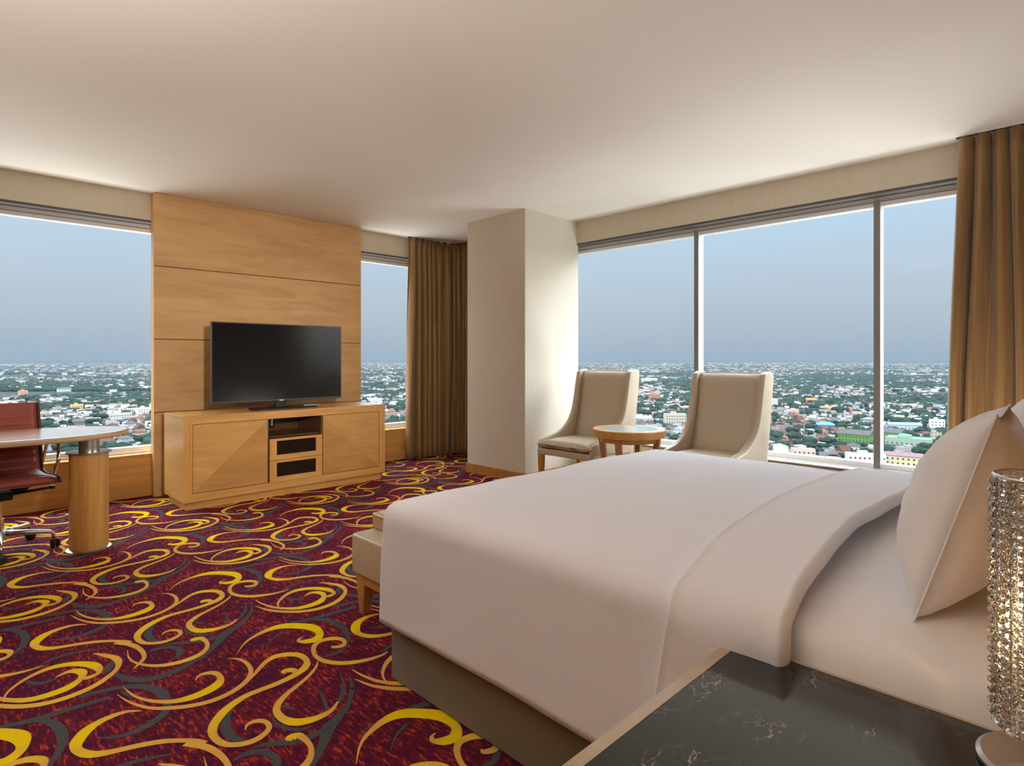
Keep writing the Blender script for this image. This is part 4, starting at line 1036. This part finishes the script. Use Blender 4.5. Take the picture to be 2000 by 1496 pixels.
# landmark buildings: (x, y, w, d, h, rot, roof kind, colour, label)
def at(px, py, z=0):
    d = (EYE - GZ - z) * 1158 / (py - 700); u = (px - 1000) / 1158
    return d * (1 + u) / 2 ** 0.5, d * (1 - u) / 2 ** 0.5
LM = [
    (1765, 908, 40, 12, 8.5, -0.06, 'hip', (0.86, 0.74, 0.42), 'long yellow two-storey building with purplish roof and rows of windows'),
    (1690, 905, 34, 14, 8, 0.25, 'flat', (0.88, 0.80, 0.74), 'white block with small square windows left of the yellow long building'),
    (1568, 894, 22, 13, 8, 0.2, 'flat', (0.80, 0.60, 0.50), 'peach coloured plain block low in the middle pane'),
    (1525, 887, 14, 10, 7, 0.2, 'flat', (0.86, 0.84, 0.78), 'white block with one dark window near the right-hand cream chair'),
    (1672, 862, 36, 22, 9, -0.3, 'gable', (0.17, 0.33, 0.07), 'bright green hall with grey gabled roof left of the right mullion'),
    (1735, 858, 34, 20, 9, -0.3, 'gable', (0.17, 0.33, 0.07), 'bright green hall just right of the right mullion'),
    (1775, 868, 46, 26, 7, -0.15, 'greenflat', (0.40, 0.50, 0.37), 'pale green building with green flat roof and small dome'),
    (1613, 836, 24, 16, 5, 0.1, 'blue', (0.10, 0.30, 0.62), 'bright blue roofed shed among dark trees'),
    (1765, 838, 44, 14, 6, 0.35, 'zinc', (0.62, 0.70, 0.78), 'pale blue-grey roofed hall behind the green halls'),
    (1830, 838, 18, 12, 12, 0.2, 'flat', (0.9, 0.88, 0.84), 'white tall house with one window next to the curtain'),
    (1584, 789, 20, 14, 9, 0.1, 'gable_orange', (0.85, 0.25, 0.08), 'orange house in the middle distance'),
    (1617, 803, 26, 12, 8, 0.2, 'flat', (0.90, 0.66, 0.30), 'yellow-orange block in the middle distance'),
    (1508, 796, 20, 14, 16, 0.25, 'flat', (0.9, 0.88, 0.84), 'tall white block right of the right-hand cream chair'),
    (1278, 782, 26, 20, 14, 0.2, 'flat', (0.66, 0.26, 0.18), 'red-brown block seen between the two cream chairs'),
    (1318, 826, 34, 14, 13, 0.3, 'flat', (0.70, 0.60, 0.48), 'tan four-storey block left of the right-hand cream chair'),
    (1252, 826, 34, 14, 9, 0.2, 'flat', (0.80, 0.82, 0.84), 'pale long block right of the left-hand cream chair'),
    (1268, 747, 70, 16, 16, 0.2, 'flat', (0.9, 0.84, 0.76), 'long cream block far between the two cream chairs'),
    (232, 818, 36, 18, 8, 0.2, 'flat', (0.72, 0.70, 0.62), 'grey flat block left of the television panel'),
    (280, 810, 22, 16, 11, 0.3, 'flat', (0.9, 0.84, 0.74), 'cream block at the edge of the television panel'),
    (150, 800, 20, 14, 9, 0.2, 'flat', (0.88, 0.62, 0.26), 'ochre block above the desk'),
    (125, 765, 34, 20, 9, 0.2, 'gable', (0.80, 0.90, 0.66), 'pale green block with zinc roof left of the television panel'),
    (45, 775, 18, 14, 15, 0.3, 'flat', (0.84, 0.44, 0.28), 'orange-pink tower block near the left edge'),
    (735, 790, 24, 16, 12, 0.2, 'flat', (0.9, 0.88, 0.86), 'white block right of the television panel'),
    (183, 736, 60, 24, 14, 0.1, 'gable', (0.60, 0.52, 0.50), 'long pinkish hall far behind the desk'),
]
def rotz(v, a): c, s = math.cos(a), math.sin(a); return (v[0] * c - v[1] * s, v[0] * s + v[1] * c, v[2])
lm_xy = []
M['lm_green_roof'] = mat('green_metal_roof', (0.10, 0.24, 0.16), 0.7); M['lm_blue'] = mat('blue_metal_roof', (0.08, 0.26, 0.60), 0.6)
M['lm_purple'] = mat('purplish_roof', (0.16, 0.10, 0.11), 0.9); M['lm_orange'] = mat('orange_roof_tiles', (0.62, 0.14, 0.05), 0.9)
M['pane_dark'] = mat('dark_windows', (0.02, 0.025, 0.03), 0.4)
for px, py, w_, d_, h_, rot, kind, colr, lab in LM:
    w_, d_, h_ = w_ * 0.8, d_ * 0.8, h_ * 0.9; colr = tuple(q * 0.5 for q in colr)
    x, y = at(px, py); base = math.atan2(y, x) - PI / 2 + rot; lm_xy.append((x, y, max(w_, d_)))
    r = empty('building', (x, y, GZ), base); tag(r, lab + ', in the city outside', 'building')
    wm_ = mat('landmark_wall', colr, 0.9)
    b_ = MB().box(-w_ / 2, w_ / 2, -d_ / 2, d_ / 2, 0, h_)
    b_.build('wall', wm_, r)
    if kind in ('flat', 'greenflat'):
        rm = M['roof_flat'] if kind == 'flat' else M['lm_green_roof']
        q = MB().box(-w_ / 2, w_ / 2, -d_ / 2, -d_ / 2 + 0.4, h_, h_ + 0.9, 1).box(-w_ / 2, w_ / 2, d_ / 2 - 0.4, d_ / 2, h_, h_ + 0.9, 1)
        q.box(-w_ / 2, -w_ / 2 + 0.4, -d_ / 2, d_ / 2, h_, h_ + 0.9, 1).box(w_ / 2 - 0.4, w_ / 2, -d_ / 2, d_ / 2, h_, h_ + 0.9, 1)
        q.box(-w_ / 2 + 0.4, w_ / 2 - 0.4, -d_ / 2 + 0.4, d_ / 2 - 0.4, h_, h_ + 0.2, 0).box(-w_ * 0.2, w_ * 0.05, -d_ * 0.2, d_ * 0.25, h_ + 0.2, h_ + 3, 1)
        q.build('roof', [rm, wm_], r)
        if kind == 'greenflat': MB().lathe([(6, h_), (5.6, h_ + 1.8), (4, h_ + 3.6), (0.05, h_ + 4.4)], 20, (-4, 0, 0)).build('dome', M['lm_green_roof'], r, smooth=True)
    else:
        rm = {'hip': M['lm_purple'], 'gable': M['roof_grey'], 'blue': M['lm_blue'], 'zinc': M['roof_zinc'], 'gable_orange': M['lm_orange']}[kind]
        e = 0.8; hh_ = min(d_ * 0.26, 4); inset = d_ * 0.5 if kind in ('hip', 'blue') else 0.0
        MB().add([(-w_ / 2 - e, -d_ / 2 - e, h_), (w_ / 2 + e, -d_ / 2 - e, h_), (w_ / 2 + e, d_ / 2 + e, h_), (-w_ / 2 - e, d_ / 2 + e, h_), (-w_ / 2 - e + inset, 0, h_ + hh_), (w_ / 2 + e - inset, 0, h_ + hh_)],
                 [(0, 1, 5, 4), (2, 3, 4, 5), (1, 2, 5), (3, 0, 4), (3, 2, 1, 0)]).build('roof', rm, r)
    nw = max(2, min(int(w_ / 3.2), 9)); nf = max(1, int(h_ / 3.3))
    for f_ in range(nf):
        for i in range(nw):
            xx = -w_ / 2 + (i + 0.5) * w_ / nw; zz = 1.0 + f_ * (h_ - 0.6) / nf
            MB().box(xx - 0.65, xx + 0.65, -d_ / 2 - 0.06, -d_ / 2 + 0.1, zz, zz + 1.4).build('window', M['pane_dark'], r)
# two radio masts
for px, py, hh_, lab in ((1571, 870, 42, 'thin lattice mast rising among trees in the middle pane'), (1681, 852, 26, 'short thin mast behind the green hall')):
    x, y = at(px, py); r = empty('mast', (x, y, GZ)); tag(r, lab, 'mast')
    MB().tube([(0, 0, 0), (0, 0, hh_)], [0.5, 0.15], 4).build('pole', M['roof_flat'], r)
    for k in range(5): MB().box(-0.9 + k * .1, 0.9 - k * .1, -0.1, 0.1, hh_ * (0.2 + k * 0.17), hh_ * (0.2 + k * 0.17) + 0.3).build('crossbar', M['roof_flat'], r)
lm_xy = np.array(lm_xy)
def clear(A, extra=6):
    k = np.ones(len(A), bool)
    for x, y, s in lm_xy:
        dx, dy = A[:, 0] - x, A[:, 1] - y; n_ = math.hypot(x, y); ux, uy = x / n_, y / n_
        along = dx * ux + dy * uy; lat = np.abs(-dx * uy + dy * ux)
        k &= ~((lat < s / 2 + extra) & (along > -s * 0.5 - 34) & (along < s / 2 + 4))
    return A[k]
B_ALL = clear(B_ALL); T_ALL = clear(T_ALL, 3)
# nearest 300 buildings in view stand as objects; the rest are one mass
def split_near(A, nmax, size=None):
    d = np.hypot(A[:, 0], A[:, 1]); s = seen(A[:, 0], A[:, 1]) & ((EYE - GZ) / ((A[:, 0] + A[:, 1]) / 2 ** .5) * 1158 < 196)
    score = np.where(s, (size if size is not None else 1) / d, -1)
    idx = np.argsort(-score)[:nmax]; m_ = np.zeros(len(A), bool); m_[idx] = True
    return A[m_], A[~m_]
Bn, Bf = split_near(B_ALL, 290, np.sqrt(B_ALL[:, 2] * B_ALL[:, 4]) + 3)
Tn, Tf = split_near(T_ALL, 295, T_ALL[:, 2])
protos = []
def proto_mesh(k):
    mb = MB(); w_, d_ = 11, 9; h_ = (4, 7, 7.5, 10)[k % 4]
    mb.box(-w_ / 2, w_ / 2, -d_ / 2, d_ / 2, 0, h_, 0)
    if k < 4:
        for q in ((-w_ / 2, w_ / 2, -d_ / 2, -d_ / 2 + .3), (-w_ / 2, w_ / 2, d_ / 2 - .3, d_ / 2), (-w_ / 2, -w_ / 2 + .3, -d_ / 2, d_ / 2), (w_ / 2 - .3, w_ / 2, -d_ / 2, d_ / 2)): mb.box(*q, h_, h_ + .8, 0)
        mb.box(-w_ / 2 + .3, w_ / 2 - .3, -d_ / 2 + .3, d_ / 2 - .3, h_, h_ + .15, 1).box(-w_ / 2 + 1, 0, 0, d_ / 2 - .5, h_, h_ + 2.6, 0)
        if k % 2: mb.box(-w_ / 2 + 1.4, -w_ / 2 + 3, -d_ / 2 + 1, -d_ / 2 + 2.6, h_ + .1, h_ + 1.6, 1)
    else:
        e = .7; r_ = 2.4
        mb.add([(-w_ / 2 - e, -d_ / 2 - e, h_), (w_ / 2 + e, -d_ / 2 - e, h_), (w_ / 2 + e, d_ / 2 + e, h_), (-w_ / 2 - e, d_ / 2 + e, h_), (-w_ / 2 - e + (3 if k % 2 else 0), 0, h_ + r_), (w_ / 2 + e - (3 if k % 2 else 0), 0, h_ + r_)],
               [(0, 1, 5, 4), (2, 3, 4, 5), (1, 2, 5), (3, 0, 4), (3, 2, 1, 0)], 1)
        mb.box(w_ * .1, w_ * .42, -d_ / 2 - 3, -d_ / 2, 0, h_ * .6, 0)
    rm = (M['roof_flat'], M['roof_grey'], M['roof_zinc'], M['roof_flat'], M['roof_rust'], M['roof_grey'], M['roof_rust'], M['roof_zinc'])[k]
    o = mb.build('house', [M['facade'], rm]); me = o.data; bpy.data.objects.remove(o); return me
for k in range(8): protos.append(proto_mesh(k))
WN = ['cream', 'off-white', 'sand', 'grey-brown', 'tan', 'grey', 'pale yellow', 'grey-green', 'brick red', 'white', 'dark grey', 'pinkish']
def zone(x, y):
    u = ang_px(x, y); d = (x + y) / 2 ** .5; v = 700 + 1158 * (EYE - GZ) / d
    for lim, nm in ((100, 'above the red desk chair'), (200, 'beyond the desk top'), (400, 'at the left edge of the television panel'), (900, 'between television panel and corner curtain'),
                    (1240, 'beside the left cream chair'), (1345, 'between the cream chairs'), (1500, 'behind the right cream chair'), (1600, 'in the middle pane, left half'), (1717, 'in the middle pane by the right mullion'), (1790, 'in the right pane by the mullion'), (9999, 'in the right pane by the curtain')):
        if u < lim: break
    return ('lowest row, ' if v > 860 else 'second row, ' if v > 825 else 'farther row, ') + nm
KN = ['low flat house', 'two-storey flat house', 'zinc-topped flat house', 'tall flat house',
      'low gabled house', 'hipped house', 'rusty-roofed house', 'tall hipped house']
for x, y, w_, d_, h_, rot, q in Bn:
    k = int(q) % 8; o = bpy.data.objects.new('house', protos[k]); COL.objects.link(o)
    o.location = (x, y, GZ); o.rotation_euler = (0, 0, rot + PI / 2 * (int(q) % 3)); o.scale = (w_ / 11, d_ / 9, h_ / (4, 7, 7.5, 10)[k % 4])
    wi = int(q) % 12; c_ = np.array(WALLS[wi]) * rg.uniform(0.75, 1.08)
    o.color = tuple(np.clip(c_ * 0.42, 0, 0.9)) + (1,)
    where = zone(x, y)
    tag(o, WN[wi] + ' ' + KN[k] + ' outside, ' + where, 'building', WN[wi] + ' ' + KN[k] + 's outside, ' + where)
def ico(sub):
    import bmesh
    bm = bmesh.new(); bmesh.ops.create_icosphere(bm, subdivisions=sub, radius=1); bm.verts.ensure_lookup_table()
    v = np.array([tuple(p.co) for p in bm.verts]); f = np.array([[q.index for q in p.verts] for p in bm.faces]); bm.free(); return v, f
I1v, I1f = ico(1); I2v, I2f = ico(2)
tps = []
for k in range(5):
    mb = MB(); mb.tube([(0, 0, 0), (0, 0, 0.7)], 0.06, 5, 1)
    for j in range(9):
        a = rnd.random() * 6.28; r_ = 0.55 * rnd.random() ** .5; s_ = rnd.uniform(.34, .55)
        V_ = [(r_ * math.cos(a) + p[0] * s_ * (1 + .25 * noise.noise(Vector(p) * 3 + Vector((k, j, 0)))), r_ * math.sin(a) + p[1] * s_ * (1 + .25 * noise.noise(Vector(p) * 3 + Vector((j, k, 0)))), .72 + .22 * math.cos(r_ * 2) * rnd.random() + p[2] * s_ * .75) for p in I2v]
        mb.add(V_, [tuple(q) for q in I2f], 0)
    o = mb.build('tree', [M['foliage'], M['roof_grey']]); tps.append(o.data); bpy.data.objects.remove(o)
for i, (x, y, s, h_) in enumerate(Tn):
    o = bpy.data.objects.new('tree', tps[i % 5]); COL.objects.link(o); o.location = (x, y, GZ); o.rotation_euler = (0, 0, i * 1.7); o.scale = (s, s, h_ * .8)
    where = zone(x, y); big = 'large' if s > 7.2 else ('middling' if s > 5.2 else 'small')
    tag(o, big + ' dark green tree outside, ' + where, 'tree', big + ' dark green trees outside, ' + where)
def mass(name, V, F, C, m_, lab, cat):
    me = bpy.data.meshes.new(name)
    me.vertices.add(len(V)); me.vertices.foreach_set('co', V.astype('f').ravel())
    n_, k = F.shape
    me.loops.add(n_ * k); me.loops.foreach_set('vertex_index', F.astype('i').ravel())
    me.polygons.add(n_); me.polygons.foreach_set('loop_start', np.arange(0, n_ * k, k, dtype='i')); 
    me.update(calc_edges=True)
    me.materials.append(m_)
    a = me.attributes.new('col', 'FLOAT_COLOR', 'FACE'); a.data.foreach_set('color', np.hstack([C, np.ones((len(C), 1))]).astype('f').ravel())
    o = bpy.data.objects.new(name, me); COL.objects.link(o); tag(o, lab, cat, kind='stuff'); return o
# far buildings: box + ridge roof, all quads (ridge edges doubled)
n_ = len(Bf); w2, d2, h2 = Bf[:, 2] / 2, Bf[:, 3] / 2, Bf[:, 4]; gab = (Bf[:, 6] % 2) * np.minimum(Bf[:, 3] * .22, 3.5)
base = np.array([(-1, -1, 0), (1, -1, 0), (1, 1, 0), (-1, 1, 0), (-1, -1, 1), (1, -1, 1), (1, 1, 1), (-1, 1, 1), (-1, 0, 1), (1, 0, 1)], float)
V = base[None] * np.stack([w2, d2, h2], 1)[:, None, :]
V[:, 8:, 2] += gab[:, None]; 
c_, s_ = np.cos(Bf[:, 5]), np.sin(Bf[:, 5])
VX = V[..., 0] * c_[:, None] - V[..., 1] * s_[:, None] + Bf[:, 0][:, None]; VY = V[..., 0] * s_[:, None] + V[..., 1] * c_[:, None] + Bf[:, 1][:, None]
V = np.stack([VX, VY, V[..., 2] + GZ], -1)
Fb = np.array([(0, 1, 5, 4), (1, 2, 9, 5), (2, 3, 7, 6), (3, 0, 4, 8), (4, 5, 9, 8), (8, 9, 6, 7)])
Fb = np.array([(0, 1, 5, 4), (2, 3, 7, 6), (4, 5, 9, 8), (8, 9, 6, 7)]); F5 = None
Ft = np.array([(1, 2, 6, 5), (3, 0, 4, 7)])
Fq = np.concatenate([Fb, Ft, np.array([(5, 9, 9, 6)])[:0]])
Fall = (Fq[None] + (np.arange(n_) * 10)[:, None, None]).reshape(-1, 4)
wc = np.array(WALLS)[(Bf[:, 6] % 12).astype(int)] * rg.uniform(.18, .62, (n_, 1)); rc_ = np.array(ROOFS)[(Bf[:, 6] // 12 % 8).astype(int)] * rg.uniform(.18, .62, (n_, 1))
Cc = np.stack([wc, wc, rc_, rc_, wc, wc], 1).reshape(-1, 3).clip(0, .9)
mass('distant_buildings', V.reshape(-1, 3), Fall, Cc, M['facade_far'], 'countless small white, grey and red-roofed buildings out to the hazy horizon', 'buildings')
# far trees: clumps
def clump(T, iv, if_, per):
    n_ = len(T) * per; T = np.repeat(T, per, 0)
    off = rg.normal(0, .42, (n_, 2)) * T[:, 2:3] * (per > 1); sc = T[:, 2] * rg.uniform(.45, .8, n_) * (1 if per > 1 else 1.35)
    V = iv[None] * np.stack([sc, sc, T[:, 3] * rg.uniform(.35, .6, n_)], 1)[:, None, :] * rg.uniform(.82, 1.15, (n_, len(iv), 1))
    V[..., 0] += (T[:, 0] + off[:, 0])[:, None]; V[..., 1] += (T[:, 1] + off[:, 1])[:, None]; V[..., 2] += (GZ + T[:, 3] * .55)[:, None]
    F = (if_[None] + (np.arange(n_) * len(iv))[:, None, None]).reshape(-1, 3)
    C = np.repeat(np.array([(0.011, 0.024, 0.016)]) * rg.uniform(.5, 1.7, (n_, 1)), len(if_), 0)
    return V.reshape(-1, 3), F, C
dd = np.hypot(Tf[:, 0], Tf[:, 1]); parts_ = [clump(Tf[dd < 1600], I2v, I2f, 4), clump(Tf[(dd >= 1600) & (dd < 3500)], I1v, I1f, 4), clump(Tf[dd >= 3500], I1v, I1f, 2)]
vo = 0; VV, FF, CC = [], [], []
for a, b_, c_ in parts_: VV.append(a); FF.append(b_ + vo); CC.append(c_); vo += len(a)
mass('distant_trees', np.vstack(VV), np.vstack(FF), np.vstack(CC), M['tree_far'], 'dark green tree cover scattered between the city houses', 'trees')

for _m in bpy.data.materials:
    if _m.name.split('.')[0] in ('painted_facade', 'far_facades', 'far_foliage', 'dark_foliage', 'distant_ground', 'weathered_grey_roof', 'pale_concrete_roof', 'rusty_red_roof', 'zinc_roof',
                   'green_metal_roof', 'blue_metal_roof', 'purplish_roof', 'orange_roof_tiles', 'landmark_wall', 'burgundy_carpet', 'yellow_and_ochre_swirl', 'grey_swirl'):
        _m.node_tree.nodes['Principled BSDF'].inputs['Specular IOR Level'].default_value = 0.05

# ------------------------------------------------------------------ haze over the city
hz = bpy.data.materials.new('haze'); hz.use_nodes = True
n, l = hz.node_tree.nodes, hz.node_tree.links; n.clear()
o_ = n.new('ShaderNodeOutputMaterial'); vsn = n.new('ShaderNodeVolumeScatter')
vsn.inputs['Color'].default_value = HAZE_COL + (1,); vsn.inputs['Density'].default_value = HAZE_D; vsn.inputs['Anisotropy'].default_value = 0.0
vab = n.new('ShaderNodeVolumeAbsorption'); vab.inputs['Color'].default_value = (0, 0, 0, 1); vab.inputs['Density'].default_value = HAZE_A
vad = n.new('ShaderNodeAddShader'); l.new(vsn.outputs[0], vad.inputs[0]); l.new(vab.outputs[0], vad.inputs[1])
l.new(vad.outputs[0], o_.inputs['Volume'])
hb_ = MB().box(60, 26000, -8000, 26000, GZ - 1, 130).build('haze', hz); tag(hb_, 'pale blue haze over the city, thickest at the horizon', 'haze', kind='stuff')
hb_.data.transform(Matrix.Translation((0, 0, 0)))
